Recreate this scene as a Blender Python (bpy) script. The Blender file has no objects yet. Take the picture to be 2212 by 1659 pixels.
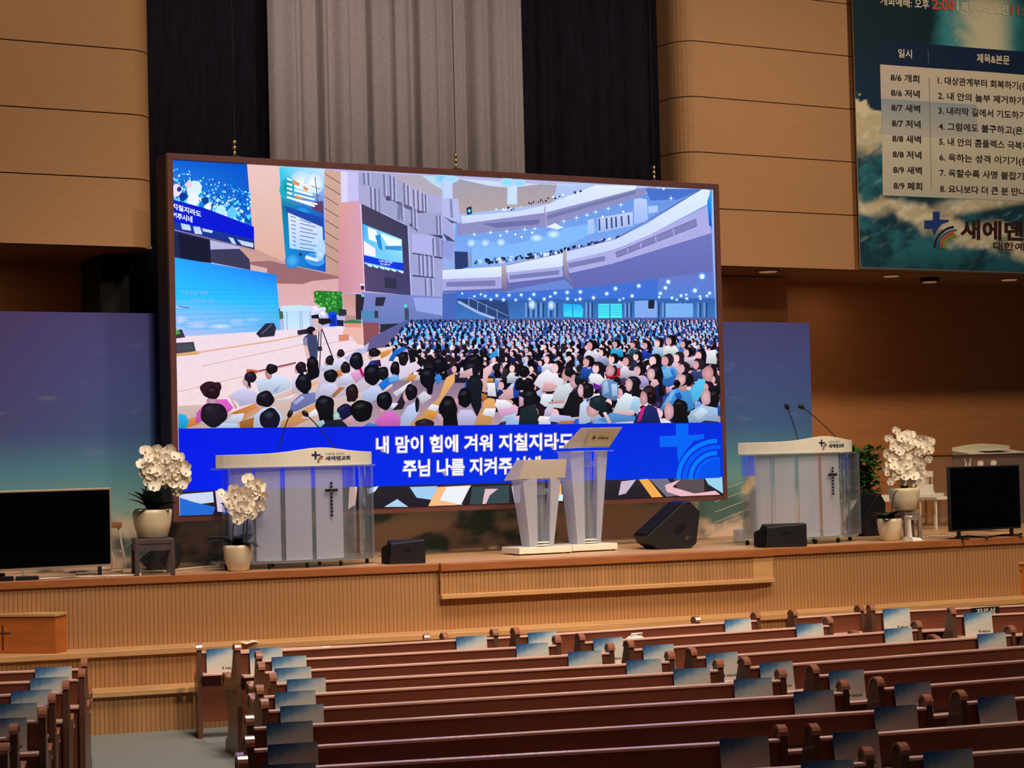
import bpy, bmesh, math, random
from mathutils import Vector, Matrix, noise
random.seed(7)

# ------------------------------------------------------------------ camera, world, lights, exposure
W, H, FPX, EYE = 2212.0, 1659.0, 4300.0, 2.4
PITCH, ROLL, YAW = .0345, -.0245, math.radians(30)
C = bpy.context.scene.collection
fh = Vector((math.sin(YAW), math.cos(YAW), 0)); R0 = Vector((math.cos(YAW), -math.sin(YAW), 0)); KZ = Vector((0, 0, 1))
CF = math.cos(PITCH)*fh + math.sin(PITCH)*KZ
U0 = R0.cross(CF)
CR = math.cos(ROLL)*R0 + math.sin(ROLL)*U0
CU = -math.sin(ROLL)*R0 + math.cos(ROLL)*U0
EO = Vector((0, 0, EYE))
cd = bpy.data.cameras.new('camera'); cd.sensor_width = 36; cd.lens = FPX*36/W; cd.clip_end = 200
co = bpy.data.objects.new('camera', cd); C.objects.link(co)
co.matrix_world = Matrix(((CR.x, CU.x, -CF.x, 0), (CR.y, CU.y, -CF.y, 0), (CR.z, CU.z, -CF.z, EYE), (0, 0, 0, 1)))
sc = bpy.context.scene
sc.camera = co
sc.view_settings.view_transform = 'Standard'; sc.view_settings.look = 'None'
sc.view_settings.gamma = 1; sc.view_settings.use_curve_mapping = False
sc.view_settings.exposure = 0
wd = bpy.data.worlds.new('hall_air'); sc.world = wd; wd.use_nodes = True
wd.node_tree.nodes['Background'].inputs[0].default_value = (1, .86, .9, 1)
wd.node_tree.nodes['Background'].inputs[1].default_value = .03

def area(name, loc, tgt, size, power, col, spread=180):
    l = bpy.data.lights.new(name, 'AREA'); l.shape = 'DISK'; l.size = size; l.energy = power; l.color = col
    l.spread = math.radians(spread)
    o = bpy.data.objects.new(name, l); C.objects.link(o); o.location = loc
    o.rotation_euler = (Vector(tgt)-Vector(loc)).to_track_quat('-Z', 'Y').to_euler()
    return o
def spot(name, loc, tgt, power, col, size, blend, rad):
    l = bpy.data.lights.new(name, 'SPOT'); l.energy = power; l.color = col; l.spot_size = math.radians(size); l.spot_blend = blend; l.shadow_soft_size = rad
    o = bpy.data.objects.new(name, l); C.objects.link(o); o.location = loc
    o.rotation_euler = (Vector(tgt)-Vector(loc)).to_track_quat('-Z', 'Y').to_euler(); return o
WARM = (1, .83, .62)
spot('stage_wash_light', (5.5, 11.2, 12.6), (6.4, 19, 3.8), 1950, WARM, 70, .85, .6)
spot('stage_wash_light', (11.5, 11.0, 12.6), (11.6, 19, 3.8), 2000, WARM, 70, .85, .6)
spot('stage_wash_light', (17.5, 10.6, 12.6), (17.0, 18, 3.8), 2500, WARM, 74, .85, .6)
spot('front_wash_light', (5.5, 2.0, 12.4), (7.6, 17.0, .8), 5600, (1, .80, .58), 37, .9, .5)
spot('front_wash_light', (12.5, 1.5, 12.4), (13.0, 16.4, .8), 6200, (1, .80, .58), 37, .9, .5)
area('pew_downlight', (7.5, 12.0, 12.5), (7.5, 11.5, 0), 5, 420, (1, .84, .82), 95)

# ------------------------------------------------------------------ pixel helpers (frame 2212 x 1659)
def ray(x, y): return CF + CR*((x-W/2)/FPX) - CU*((y-H/2)/FPX)
def onz(x, y, z):
    d = ray(x, y); return EO + d*((z-EYE)/d.z)
def ony(x, y, Y):
    d = ray(x, y); return EO + d*(Y/d.y)
def dep(p): return (p-EO).dot(CF)
def rect(x0, y0, x1, y1, Y):
    a = ony(x0, y0, Y); b = ony(x1, y0, Y); c = ony(x0, y1, Y); d = ony(x1, y1, Y)
    return (a.x+c.x)/2, (b.x+d.x)/2, (c.z+d.z)/2, (a.z+b.z)/2

# ------------------------------------------------------------------ materials
def lin(h):
    if isinstance(h, str):
        h = [int(h[i:i+2], 16)/255 for i in (0, 2, 4)]
    return tuple(c/12.92 if c <= .04045 else ((c+.055)/1.055)**2.4 for c in h)
MATS = {}
def mat(name, col, rough=.5, metal=0., spec=.4, var=0., scale=(6, 6, 6), bump=0., col2=None, detail=4, coat=0):
    if name in MATS: return MATS[name]
    m = bpy.data.materials.new(name); m.use_nodes = True; nt = m.node_tree; b = nt.nodes['Principled BSDF']
    b.inputs['Roughness'].default_value = rough; b.inputs['Metallic'].default_value = metal
    b.inputs['Specular IOR Level'].default_value = spec; b.inputs['Coat Weight'].default_value = coat
    c = lin(col)
    b.inputs['Base Color'].default_value = (*c, 1)
    if var or bump or col2:
        tc = nt.nodes.new('ShaderNodeTexCoord'); mp = nt.nodes.new('ShaderNodeMapping'); nz = nt.nodes.new('ShaderNodeTexNoise')
        mp.inputs['Scale'].default_value = scale; nz.inputs['Scale'].default_value = 1; nz.inputs['Detail'].default_value = detail
        nt.links.new(tc.outputs['Object'], mp.inputs[0]); nt.links.new(mp.outputs[0], nz.inputs['Vector'])
        rp = nt.nodes.new('ShaderNodeValToRGB'); rp.color_ramp.elements[0].position = .3; rp.color_ramp.elements[1].position = .7
        c2 = lin(col2) if col2 else tuple(x*(1+var) for x in c); c1 = c if col2 else tuple(x*(1-var) for x in c)
        rp.color_ramp.elements[0].color = (*c1, 1); rp.color_ramp.elements[1].color = (*[min(1, x) for x in c2], 1)
        nt.links.new(nz.outputs['Fac'], rp.inputs[0]); nt.links.new(rp.outputs[0], b.inputs['Base Color'])
        if bump:
            bp = nt.nodes.new('ShaderNodeBump'); bp.inputs['Strength'].default_value = bump; bp.inputs['Distance'].default_value = .01
            nt.links.new(nz.outputs['Fac'], bp.inputs['Height']); nt.links.new(bp.outputs[0], b.inputs['Normal'])
    MATS[name] = m; return m
def attr_mat(name, emit=False, rough=.6):
    if name in MATS: return MATS[name]
    m = bpy.data.materials.new(name); m.use_nodes = True; nt = m.node_tree
    at = nt.nodes.new('ShaderNodeAttribute'); at.attribute_name = 'Col'
    if emit:
        nt.nodes.remove(nt.nodes['Principled BSDF']); e = nt.nodes.new('ShaderNodeEmission')
        tc = nt.nodes.new('ShaderNodeTexCoord'); nz = nt.nodes.new('ShaderNodeTexNoise'); nz.inputs['Scale'].default_value = 26; nz.inputs['Detail'].default_value = 5
        mr = nt.nodes.new('ShaderNodeMapRange'); mr.inputs['From Min'].default_value = .3; mr.inputs['From Max'].default_value = .7; mr.inputs['To Min'].default_value = 1.03; mr.inputs['To Max'].default_value = 1.1
        nt.links.new(tc.outputs['Object'], nz.inputs['Vector']); nt.links.new(nz.outputs['Fac'], mr.inputs['Value'])
        nt.links.new(at.outputs['Color'], e.inputs[0]); nt.links.new(mr.outputs[0], e.inputs[1])
        nt.links.new(e.outputs[0], nt.nodes['Material Output'].inputs[0])
        m.cycles.emission_sampling = 'FRONT'
    else:
        b = nt.nodes['Principled BSDF']; nt.links.new(at.outputs['Color'], b.inputs['Base Color'])
        b.inputs['Roughness'].default_value = rough; b.inputs['Specular IOR Level'].default_value = .25
    MATS[name] = m; return m
def emis(name, col, s):
    if name in MATS: return MATS[name]
    m = bpy.data.materials.new(name); m.use_nodes = True; b = m.node_tree.nodes['Principled BSDF']
    b.inputs['Base Color'].default_value = (*lin(col), 1); b.inputs['Emission Color'].default_value = (*lin(col), 1)
    b.inputs['Emission Strength'].default_value = s; MATS[name] = m; return m
def frost(name, col, trans=.25, gloss=.12):
    if name in MATS: return MATS[name]
    m = bpy.data.materials.new(name); m.use_nodes = True; nt = m.node_tree; n = nt.nodes; n.remove(n['Principled BSDF'])
    d = n.new('ShaderNodeBsdfDiffuse'); t = n.new('ShaderNodeBsdfTranslucent'); tr = n.new('ShaderNodeBsdfTransparent'); g = n.new('ShaderNodeBsdfGlossy')
    for q in (d, t): q.inputs[0].default_value = (*lin(col), 1)
    tr.inputs[0].default_value = (.95, .98, 1, 1); g.inputs['Roughness'].default_value = .25
    a = n.new('ShaderNodeMixShader'); a.inputs[0].default_value = .5
    b = n.new('ShaderNodeMixShader'); b.inputs[0].default_value = trans
    c = n.new('ShaderNodeMixShader'); c.inputs[0].default_value = gloss
    L = nt.links.new
    L(d.outputs[0], a.inputs[1]); L(t.outputs[0], a.inputs[2]); L(a.outputs[0], b.inputs[1]); L(tr.outputs[0], b.inputs[2])
    L(b.outputs[0], c.inputs[1]); L(g.outputs[0], c.inputs[2]); L(c.outputs[0], n['Material Output'].inputs[0])
    MATS[name] = m; return m
def clear(name, tint=(.93, .97, 1), refl=.16):
    if name in MATS: return MATS[name]
    m = bpy.data.materials.new(name); m.use_nodes = True; nt = m.node_tree; n = nt.nodes; n.remove(n['Principled BSDF'])
    tr = n.new('ShaderNodeBsdfTransparent'); g = n.new('ShaderNodeBsdfGlossy'); lw = n.new('ShaderNodeLayerWeight'); lw.inputs[0].default_value = .35
    d = n.new('ShaderNodeBsdfDiffuse'); d.inputs[0].default_value = (.75, .8, .85, 1)
    tr.inputs[0].default_value = (*tint, 1); g.inputs['Roughness'].default_value = .06
    mx = n.new('ShaderNodeMixShader'); m2 = n.new('ShaderNodeMixShader'); m2.inputs[0].default_value = refl*.5
    ad = n.new('ShaderNodeMath'); ad.operation = 'MULTIPLY_ADD'; ad.inputs[1].default_value = .6; ad.inputs[2].default_value = refl*.4; ad.use_clamp = True
    nt.links.new(lw.outputs['Facing'], ad.inputs[0]); nt.links.new(ad.outputs[0], mx.inputs[0])
    nt.links.new(tr.outputs[0], m2.inputs[1]); nt.links.new(d.outputs[0], m2.inputs[2])
    nt.links.new(m2.outputs[0], mx.inputs[1]); nt.links.new(g.outputs[0], mx.inputs[2]); nt.links.new(mx.outputs[0], n['Material Output'].inputs[0])
    MATS[name] = m; return m

M_TAN = mat('tan_wood_wall', 'b4845a', .65, var=.06, scale=(5, 5, 70), bump=.12)
M_GROOVE = mat('groove_dark', '3a2414', .9)
M_LOWWALL = mat('brown_wood_wall', 'ba7a48', .6, var=.08, scale=(2, 2, 40), bump=.1)
M_BLACKW = mat('charcoal_fabric', '1e1b26', .95, spec=.05, var=.3, scale=(8, 8, 8))
M_DRAPE = mat('black_drape_cloth', '1c1a26', .95, spec=.05, var=.25, scale=(20, 20, 3))
M_CURTAIN = mat('grey_curtain_cloth', 'a59aa0', .9, spec=.1, var=.1, scale=(60, 60, 20))
M_STAGE = mat('stage_oak', 'a4764a', .55, var=.14, scale=(9, 9, 1.2), bump=.05)
M_STAGED = mat('stage_oak_gap', '785636', .7)
M_NOSE = mat('stage_nosing', 'c09260', .45, var=.1, scale=(2, 2, 20))
M_LIP = mat('stage_lip_wood', '985a30', .4, var=.14, scale=(3, 3, 25))
M_DECK = mat('stage_deck_wood', 'c69a70', .35, var=.12, scale=(2, 14, 2))
M_CARPET = mat('grey_green_carpet', '787a74', .95, spec=.05, var=.12, scale=(40, 40, 40), bump=.3)
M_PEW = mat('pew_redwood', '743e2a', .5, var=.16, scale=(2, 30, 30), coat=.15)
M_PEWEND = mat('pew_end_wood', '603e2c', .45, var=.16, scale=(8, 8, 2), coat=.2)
M_RAIL = mat('pew_rail_lit_wood', 'e4b8a4', .35, var=.12, scale=(2, 30, 30), coat=.5)  # pew wood made paler: light from above is painted into the colour
M_CAP = mat('pew_cap_wood', 'a0664a', .22, var=.1, scale=(8, 8, 8), coat=.8)
M_BLACK = mat('black_plastic', '141218', .5, spec=.3, var=.2, scale=(30, 30, 30))
M_GRILLE = mat('speaker_grille', '0c0b10', .8, spec=.2, var=.5, scale=(220, 220, 220))
M_SCREENOFF = mat('dark_glass', '020204', .12, spec=.25)
M_SILVER = mat('champagne_bezel', 'b9a48a', .4, metal=.6)
M_DARKMET = mat('dark_metal', '39353c', .4, metal=.7)
M_STEEL = mat('worn_steel', '9a928c', .4, metal=.8)
M_BRASS = mat('brass', 'c8b078', .35, metal=.9)
M_FRAME = mat('maroon_frame', '5d3530', .5, var=.1, scale=(10, 10, 10))
M_FRAMESIDE = mat('screen_case', '1c171c', .7)
M_WHITE = mat('white_laminate', 'ddd6c6', .45, var=.04, scale=(9, 9, 9))
M_CREAM = mat('cream_board', 'cfc3a4', .5)
M_POT = mat('cream_ceramic', 'd5c4a4', .35, var=.06, scale=(12, 12, 12))
M_PETAL = mat('white_petal', 'f2e6d2', .6, var=.06, scale=(40, 40, 40))
M_LIPF = mat('flower_centre', 'd8b060', .6)
M_STEM = mat('dark_green_stem', '2c3420', .6)
M_LEAF = mat('dark_leaf', '1f3322', .4, var=.3, scale=(14, 14, 14))
M_LEAF2 = mat('bush_leaf', '2c5a26', .45, var=.4, scale=(14, 14, 14))
M_STOOL = mat('dark_stool_wood', '4a3b3c', .5, var=.15, scale=(10, 10, 3))
M_STOOL2 = mat('grey_stool_wood', '80726a', .5, var=.15, scale=(10, 10, 3))
M_FROST = frost('frosted_acrylic', 'e6e8f2', .44)
M_FROST2 = frost('pale_acrylic_board', 'e6dccb', .08)
M_CLEAR = clear('clear_acrylic')
M_GLASSED = clear('green_glass', (.8, .93, .88), .35)
M_INK = mat('navy_ink', '1c2450', .6)
M_INKBLACK = mat('black_ink', '181414', .6)
M_INKRED = mat('red_ink', 'c04a38', .6)
M_INKORANGE = mat('orange_ink', 'd0602c', .6)
M_INKGREEN = mat('green_ink', '7a9a30', .6)
M_INKGREY = mat('grey_ink', '7a7470', .6)
M_PAPER = mat('paper_white', 'e6ddd0', .7)
M_BOX = mat('offering_box_wood', 'b0622c', .45, var=.16, scale=(3, 3, 12))
M_CABLE = mat('cable_black', '101010', .6)
M_CABLEW = mat('cable_white', 'd8d0c4', .5)

# ------------------------------------------------------------------ mesh helpers
class MB:
    def __init__(s): s.v = []; s.f = []; s.sm = []
    def add(s, vs, fs, smooth=False):
        o = len(s.v); s.v += [tuple(v) for v in vs]; s.f += [[i+o for i in f] for f in fs]; s.sm += [smooth]*len(fs); return s
    def box(s, x0, x1, y0, y1, z0, z1):
        return s.add([(x0, y0, z0), (x1, y0, z0), (x1, y1, z0), (x0, y1, z0), (x0, y0, z1), (x1, y0, z1), (x1, y1, z1), (x0, y1, z1)],
                     [(3, 2, 1, 0), (4, 5, 6, 7), (0, 1, 5, 4), (1, 2, 6, 5), (2, 3, 7, 6), (3, 0, 4, 7)])
    def hexa(s, a, b):   # a: bottom loop, b: top loop
        n = len(a)
        return s.add(list(a)+list(b), [list(range(n))[::-1], list(range(n, 2*n))]+[(i, (i+1) % n, (i+1) % n+n, i+n) for i in range(n)])
    def prism(s, poly, axis, a0, a1):   # poly in the two other axes, order kept (x,y,z minus axis)
        def P(u, v, w): return {0: (w, u, v), 1: (u, w, v), 2: (u, v, w)}[axis]
        return s.hexa([P(u, v, a0) for u, v in poly], [P(u, v, a1) for u, v in poly])
    def tube(s, pts, r, n=8, cap=True):
        pts = [Vector(p) for p in pts]; rs = r if isinstance(r, (list, tuple)) else [r]*len(pts)
        rings = []
        for i, p in enumerate(pts):
            t = (pts[min(i+1, len(pts)-1)]-pts[max(i-1, 0)]).normalized()
            a = t.cross(Vector((0, 0, 1)) if abs(t.z) < .95 else Vector((1, 0, 0))).normalized(); b = t.cross(a)
            rings.append([p+rs[i]*(math.cos(2*math.pi*k/n)*a+math.sin(2*math.pi*k/n)*b) for k in range(n)])
        vs = [v for q in rings for v in q]
        fs = [(i*n+k, i*n+(k+1) % n, (i+1)*n+(k+1) % n, (i+1)*n+k) for i in range(len(pts)-1) for k in range(n)]
        s.add(vs, fs, True)
        if cap: s.add(rings[0], [list(range(n))]); s.add(rings[-1], [list(range(n))[::-1]])
        return s
    def lathe(s, prof, n=24, cx=0, cy=0):
        vs = [(cx+r*math.cos(2*math.pi*k/n), cy+r*math.sin(2*math.pi*k/n), z) for r, z in prof for k in range(n)]
        return s.add(vs, [(i*n+k, i*n+(k+1) % n, (i+1)*n+(k+1) % n, (i+1)*n+k) for i in range(len(prof)-1) for k in range(n)], True)
    def ball(s, c, rx, ry=None, rz=None, n=10, m=7):
        ry = ry or rx; rz = rz or rx
        vs = [(c[0]+rx*math.sin(math.pi*i/m)*math.cos(2*math.pi*k/n), c[1]+ry*math.sin(math.pi*i/m)*math.sin(2*math.pi*k/n), c[2]+rz*math.cos(math.pi*i/m)) for i in range(m+1) for k in range(n)]
        return s.add(vs, [(i*n+k, i*n+(k+1) % n, (i+1)*n+(k+1) % n, (i+1)*n+k) for i in range(m) for k in range(n)], True)
    def mesh(s, name, material):
        me = bpy.data.meshes.new(name); me.from_pydata(s.v, [], s.f); me.polygons.foreach_set('use_smooth', s.sm)
        me.materials.append(material)
        bm = bmesh.new(); bm.from_mesh(me); bmesh.ops.recalc_face_normals(bm, faces=bm.faces); bm.to_mesh(me); bm.free()
        me.update(); return me
    def build(s, name, material, parent=None, bevel=0, seg=2):
        o = bpy.data.objects.new(name, s.mesh(name, material)); C.objects.link(o); o.parent = parent
        if bevel:
            b = o.modifiers.new('bevel', 'BEVEL'); b.width = bevel; b.segments = seg; b.limit_method = 'ANGLE'
        return o
def link(name, me, parent=None, loc=None, rot=None):
    o = bpy.data.objects.new(name, me); C.objects.link(o); o.parent = parent
    if loc is not None: o.location = loc
    if rot is not None: o.rotation_euler = rot
    return o
def tag(o, label=None, cat=None, group=None, kind=None):
    for k, v in (('label', label), ('category', cat), ('group', group), ('kind', kind)):
        if v: o[k] = v
    return o
def thing(name, label, cat, loc=(0, 0, 0), rz=0, group=None):
    o = bpy.data.objects.new(name, None); C.objects.link(o); o.location = loc; o.rotation_euler = (0, 0, rz); o.empty_display_size = .1
    return tag(o, label, cat, group)

# flat print: coloured polygons given in photo pixels, laid on a vertical plane Y (facing the hall)
_TXT = {}
def text_geo(s, bold=0.):
    k = (s, bold)
    if k not in _TXT:
        cu = bpy.data.curves.new('t', 'FONT'); cu.body = s; cu.resolution_u = 2; cu.offset = bold
        o = bpy.data.objects.new('t', cu); C.objects.link(o); dg = bpy.context.evaluated_depsgraph_get()
        me = bpy.data.meshes.new_from_object(o.evaluated_get(dg)); vs = [(v.co.x, v.co.y) for v in me.vertices]; fs = [list(p.vertices) for p in me.polygons]
        bpy.data.objects.remove(o); bpy.data.curves.remove(cu); bpy.data.meshes.remove(me)
        x0 = min(v[0] for v in vs); x1 = max(v[0] for v in vs); y0 = min(v[1] for v in vs); y1 = max(v[1] for v in vs)
        _TXT[k] = ([((x-x0)/(x1-x0), (y-y0)/(y1-y0)) for x, y in vs], fs)
    return _TXT[k]
for _t, _b in (('새에덴교회', .02), ('새에덴교회', .03), ('장로석', .02)): text_geo(_t, _b)
class Sheet:
    DZ = 6e-5
    def __init__(s, Y, ox=0, oy=0, sc=1): s.Y = Y; s.v = []; s.f = []; s.c = []; s.L = 0; s.T = (ox, oy, sc); s.clip = None
    def at(s, ox, oy, sc): s.T = (ox, oy, sc)
    def px(s, x, y): return s.T[0]+x/s.T[2], s.T[1]+y/s.T[2]
    def raw(s, pts, faces, cols, lay=None):
        if lay is None: s.L += 1; lay = s.L
        o = len(s.v)
        for x, y in pts:
            p = ony(x, y, s.Y-lay*s.DZ)
            if s.clip: p.x = min(max(p.x, s.clip[0]), s.clip[1]); p.z = min(max(p.z, s.clip[2]), s.clip[3])
            s.v.append((p.x, p.y, p.z))
        for f in faces: s.f.append([i+o for i in f])
        s.c += cols
    def pg(s, col, *pts, bot=None, lay=None, top=None):
        if top: bot = col; col = top
        P = [s.px(*p) for p in pts]; c = lin(col); cb = lin(bot) if bot else c
        y0 = min(p[1] for p in P); y1 = max(p[1] for p in P)+1e-6
        cols = [tuple(a+(b-a)*(p[1]-y0)/(y1-y0) for a, b in zip(c, cb)) for p in P]
        s.raw(P, [list(range(len(P)))], cols, lay)
    def quad4(s, c1, c2, c3, c4, *pts, n=6, lay=None):   # corner colours TL TR BR BL, bilinear grid
        P = [s.px(*p) for p in pts]; K = [lin(q) for q in (c1, c2, c3, c4)]
        vs = []; cs = []
        for j in range(n+1):
            for i in range(n+1):
                u, v = i/n, j/n; w = ((1-u)*(1-v), u*(1-v), u*v, (1-u)*v)
                vs.append((sum(a*p[0] for a, p in zip(w, P)), sum(a*p[1] for a, p in zip(w, P))))
                cs.append(tuple(sum(a*k[q] for a, k in zip(w, K)) for q in range(3)))
        s.raw(vs, [(j*(n+1)+i, j*(n+1)+i+1, (j+1)*(n+1)+i+1, (j+1)*(n+1)+i) for j in range(n) for i in range(n)], cs, lay)
    def el(s, col, cx, cy, rx, ry, rot=0, n=14, rim=None, lay=None, a0=0, a1=360, jit=0):
        c = lin(col); r = lin(rim) if rim else c; t = math.radians(rot); P = [s.px(cx, cy)]; cs = [c]
        for k in range(n+1):
            a = math.radians(a0+(a1-a0)*k/n); j = 1+jit*(math.sin(3*a+cx)*.6+math.sin(5*a+cy)*.5); x, y = j*rx*math.cos(a), j*ry*math.sin(a)
            P.append(s.px(cx+x*math.cos(t)-y*math.sin(t), cy+x*math.sin(t)+y*math.cos(t))); cs.append(r)
        s.raw(P, [(0, k, k+1) for k in range(1, n+1)], cs, lay)
    def line(s, col, x0, y0, x1, y1, w, lay=None):
        d = math.hypot(x1-x0, y1-y0); nx, ny = -(y1-y0)/d*w/2, (x1-x0)/d*w/2
        s.pg(col, (x0+nx, y0+ny), (x1+nx, y1+ny), (x1-nx, y1-ny), (x0-nx, y0-ny), lay=lay)
    def text(s, t, x0, y0, x1, y1, h, col, bold=.02, lay=None):   # baseline from x0,y0 to x1,y1; h: height up
        vs, fs = text_geo(t, bold); P = [s.px(x0+(x1-x0)*u, y0+(y1-y0)*u-h*v) for u, v in vs]
        s.raw(P, fs, [lin(col)]*len(P), lay)
    def build(s, name, m, parent):
        me = bpy.data.meshes.new(name); me.from_pydata(s.v, [], s.f); me.materials.append(m)
        ca = me.color_attributes.new('Col', 'FLOAT_COLOR', 'POINT')
        ca.data.foreach_set('color', [q for c in s.c for q in (*c, 1)])
        me.update(); bm = bmesh.new(); bm.from_mesh(me)
        for f in bm.faces:
            f.normal_update()
            if f.normal.y > 0: f.normal_flip()
        bm.to_mesh(me); bm.free()
        o = bpy.data.objects.new(name, me); C.objects.link(o); o.parent = parent; return o
def par_keep(o, parent):   # parent a world-space mesh to an Empty that stands elsewhere
    o.parent = parent; o.matrix_parent_inverse = parent.matrix_basis.inverted(); return o

# ------------------------------------------------------------------ the setting
YW, YREC, YBACK = 19.6, 21.3, 20.0          # upper wall face, wall under the overhang, dark back of the middle bay
SZ = 1.35                                   # stage deck height
def struct(o): o['kind'] = 'structure'; return o
fl = struct(MB().box(-12, 30, -6, 23, -.1, 0).build('floor', M_CARPET))
zsof = (ony(0, 517.8, YW).z+ony(1700, 576, YW).z)/2
XL = ony(333, 200, YW+.05).x; XR = ony(1447, 200, YW+.26).x
ZTOP = 9.2
pitchz = ony(0, 83.9, YW).z-ony(0, 228, YW).z
zg = [ony(0, y, YW).z for y in (371.8, 228, 83.9)]; zg += [zg[-1]+pitchz, zg[-1]+2*pitchz]
zgR = [ony(1615, 454, YW).z, ony(1600, 334, YW).z, ony(1600, 216, YW).z, ony(1600, 98, YW).z]; zgR += [zgR[-1]+pitchz]
def upper_wall(name, x0, x1, zs, roundright):
    core = MB(); r = .28
    base = struct(MB().box(x0+(.0 if roundright else r), x1-(r if roundright else 0), YW+.03, YREC+.1, zsof, ZTOP).build(name, M_GROOVE))
    zz = [zsof]+list(zs)+[ZTOP]
    for a, b in zip(zz, zz[1:]):
        # board with one rounded vertical edge towards the middle bay
        pl = []
        if roundright:
            pl = [(x0, YW+.05), (x0, YW)]+[(x1-r+r*math.sin(t), YW+r-r*math.cos(t)) for t in [k*math.pi/16 for k in range(9)]]+[(x1, YREC), (x1-.04, YREC), (x1-.04, YW+r), (x1-r, YW+.05)]
        else:
            pl = [(x1, YW+.05), (x1, YW)]+[(x0+r-r*math.sin(t), YW+r-r*math.cos(t)) for t in [k*math.pi/16 for k in range(9)]]+[(x0, YREC), (x0+.04, YREC), (x0+.04, YW+r), (x0+r, YW+.05)]
        MB().prism(pl, 2, a+(.006 if a > zsof else -.02), b-.006).build('panel', M_TAN, base)
    return base
wl = upper_wall('wall_left', -6, XL, zg, True)
wr = upper_wall('wall_right', XR, 27, zgR, False)
# underside of the overhangs
M_SOF = mat('soffit_board', '8a6a4a', .7)
for x0, x1, n in ((-6, XL-.05, 'trim_1'), (XR+.05, 27, 'trim_2')):
    struct(MB().box(x0, x1, YW+.06, YREC+.1, zsof-.03, zsof-.002).build(n, M_SOF))
struct(MB().box(-6, 27, YREC, YREC+.2, 0, zsof-.03).build('wall_back', M_LOWWALL))
struct(MB().box(XL-.3, XR+.3, YBACK+.25, YBACK+.4, zsof-.2, ZTOP).build('wall_bay', M_BLACKW))
x0, x1, z0, z1 = rect(1480, 585, 1700, 700, 20.6)
struct(MB().box(x0, x1, 20.6, YREC-.005, SZ, zsof-.04).build('trim_3', M_LOWWALL))
x0, x1, z0, z1 = rect(216, 535, 380, 700, 20.3)
bx_ = thing('stage_loudspeaker', 'large black loudspeaker cabinet under left overhang, behind the sky backdrop', 'loudspeaker', ((x0+x1)/2, 20.6, zsof-1.9))
par_keep(MB().box(x0, x1, 20.3, 20.95, zsof-1.88, zsof-.06).build('cabinet', M_BLACK, None, .02), bx_)
par_keep(MB().box(x0+.14, x1-.05, 20.28, 20.3, zsof-1.7, zsof-.75).build('grille', M_GRILLE, None), bx_)
par_keep(MB().box(x0+.2, x0+.3, 20.6, 20.7, zsof-.06, zsof-.03).build('hanger', M_DARKMET, None), bx_)

# downlights in the right overhang
for i, (px, py, w) in enumerate(((1680, 581, 52), (1925, 594, 44), (2008, 600, 40), (2180, 602, 44))):
    p = onz(px, py, zsof-.03); p.y = min(max(p.y, YW+.3), YREC-.3); r = w/2*dep(p)/FPX
    t = thing('downlight', ['round downlight in the overhang just right of the big screen', 'round downlight under the left edge of the hanging banner',
              'projecting round downlight with black collar under the banner', 'round downlight at the far right end of the overhang'][i], 'downlight', (p.x, p.y, zsof-.03), 0, 'downlights under the overhang')
    d = .055 if i == 2 else .015
    MB().lathe([(0, 0), (r, 0), (r, -d), (r*.82, -d), (r*.8, -d+.008), (0, -d+.008)], 28).build('housing', M_BLACK if i == 2 else M_SOF, t)
    MB().lathe([(0, -d), (r*.78, -d), (r*.7, -d-.012), (0, -d-.016)], 28).build('lens', emis('lamp_lens', 'd8a878', .22), t)

for lx, ly in ((5.2, 20.5), (3.6, 20.5), (14.5, 20.5), (17, 20.5)):
    l = bpy.data.lights.new('overhang_lamp', 'AREA'); l.shape = 'DISK'; l.size = .5; l.energy = 3; l.color = (1, .72, .5)
    lo_ = bpy.data.objects.new('overhang_lamp', l); C.objects.link(lo_); lo_.location = (lx, ly, zsof-.06)
# stage: deck, lip, ribbed face in three tiers, projecting middle block
A, B, Cc, D = Vector((2.6, 18.42, 0)), Vector((8.92, 17.06, 0)), Vector((12.5, 16.46, 0)), Vector((19.5, 15.7, 0))
stage = struct(MB().add([(2.6, 18.46, SZ), (8.92, 17.1, SZ), (12.5, 16.5, SZ), (19.5, 15.74, SZ), (19.5, YREC, SZ), (2.6, YREC, SZ),
                         (2.6, 18.46, SZ-.06), (8.92, 17.1, SZ-.06), (12.5, 16.5, SZ-.06), (19.5, 15.74, SZ-.06), (19.5, YREC, SZ-.06), (2.6, YREC, SZ-.06)],
                        [(0, 1, 2, 3, 4, 5), (11, 10, 9, 8, 7, 6)]+[(i, (i+1) % 6, (i+1) % 6+6, i+6) for i in range(6)]).build('stage', M_DECK))
def nrm(a, b):
    d = (b-a).normalized(); return Vector((d.y, -d.x, 0))      # towards the hall
def wall_strip(mb, pts, z0, z1, off, th):
    # vertical slab following the polyline, front face shifted 'off' towards the hall
    N = len(pts); outs = []
    for i in range(N):
        n = Vector((0, 0, 0))
        if i > 0: n += nrm(pts[i-1], pts[i])
        if i < N-1: n += nrm(pts[i], pts[i+1])
        n.normalize(); outs.append(n)
    f = [p+n*off for p, n in zip(pts, outs)]; b = [p+n*(off-th) for p, n in zip(pts, outs)]
    loop = f+b[::-1]
    mb.hexa([(p.x, p.y, z0) for p in loop], [(p.x, p.y, z1) for p in loop]); return mb
line = [A, B, Cc, D]
Z1, Z2 = .71, .38
wall_strip(MB(), line, SZ-.075, SZ+.002, .03, .08).build('lip', M_LIP, stage, .008)
wall_strip(MB(), line, Z1, SZ-.08, -.012, .1).build('upper_riser', M_STAGED, stage)
wall_strip(MB(), line, Z1-.055, Z1, .36, .40).build('tread', M_NOSE, stage, .006)
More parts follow.
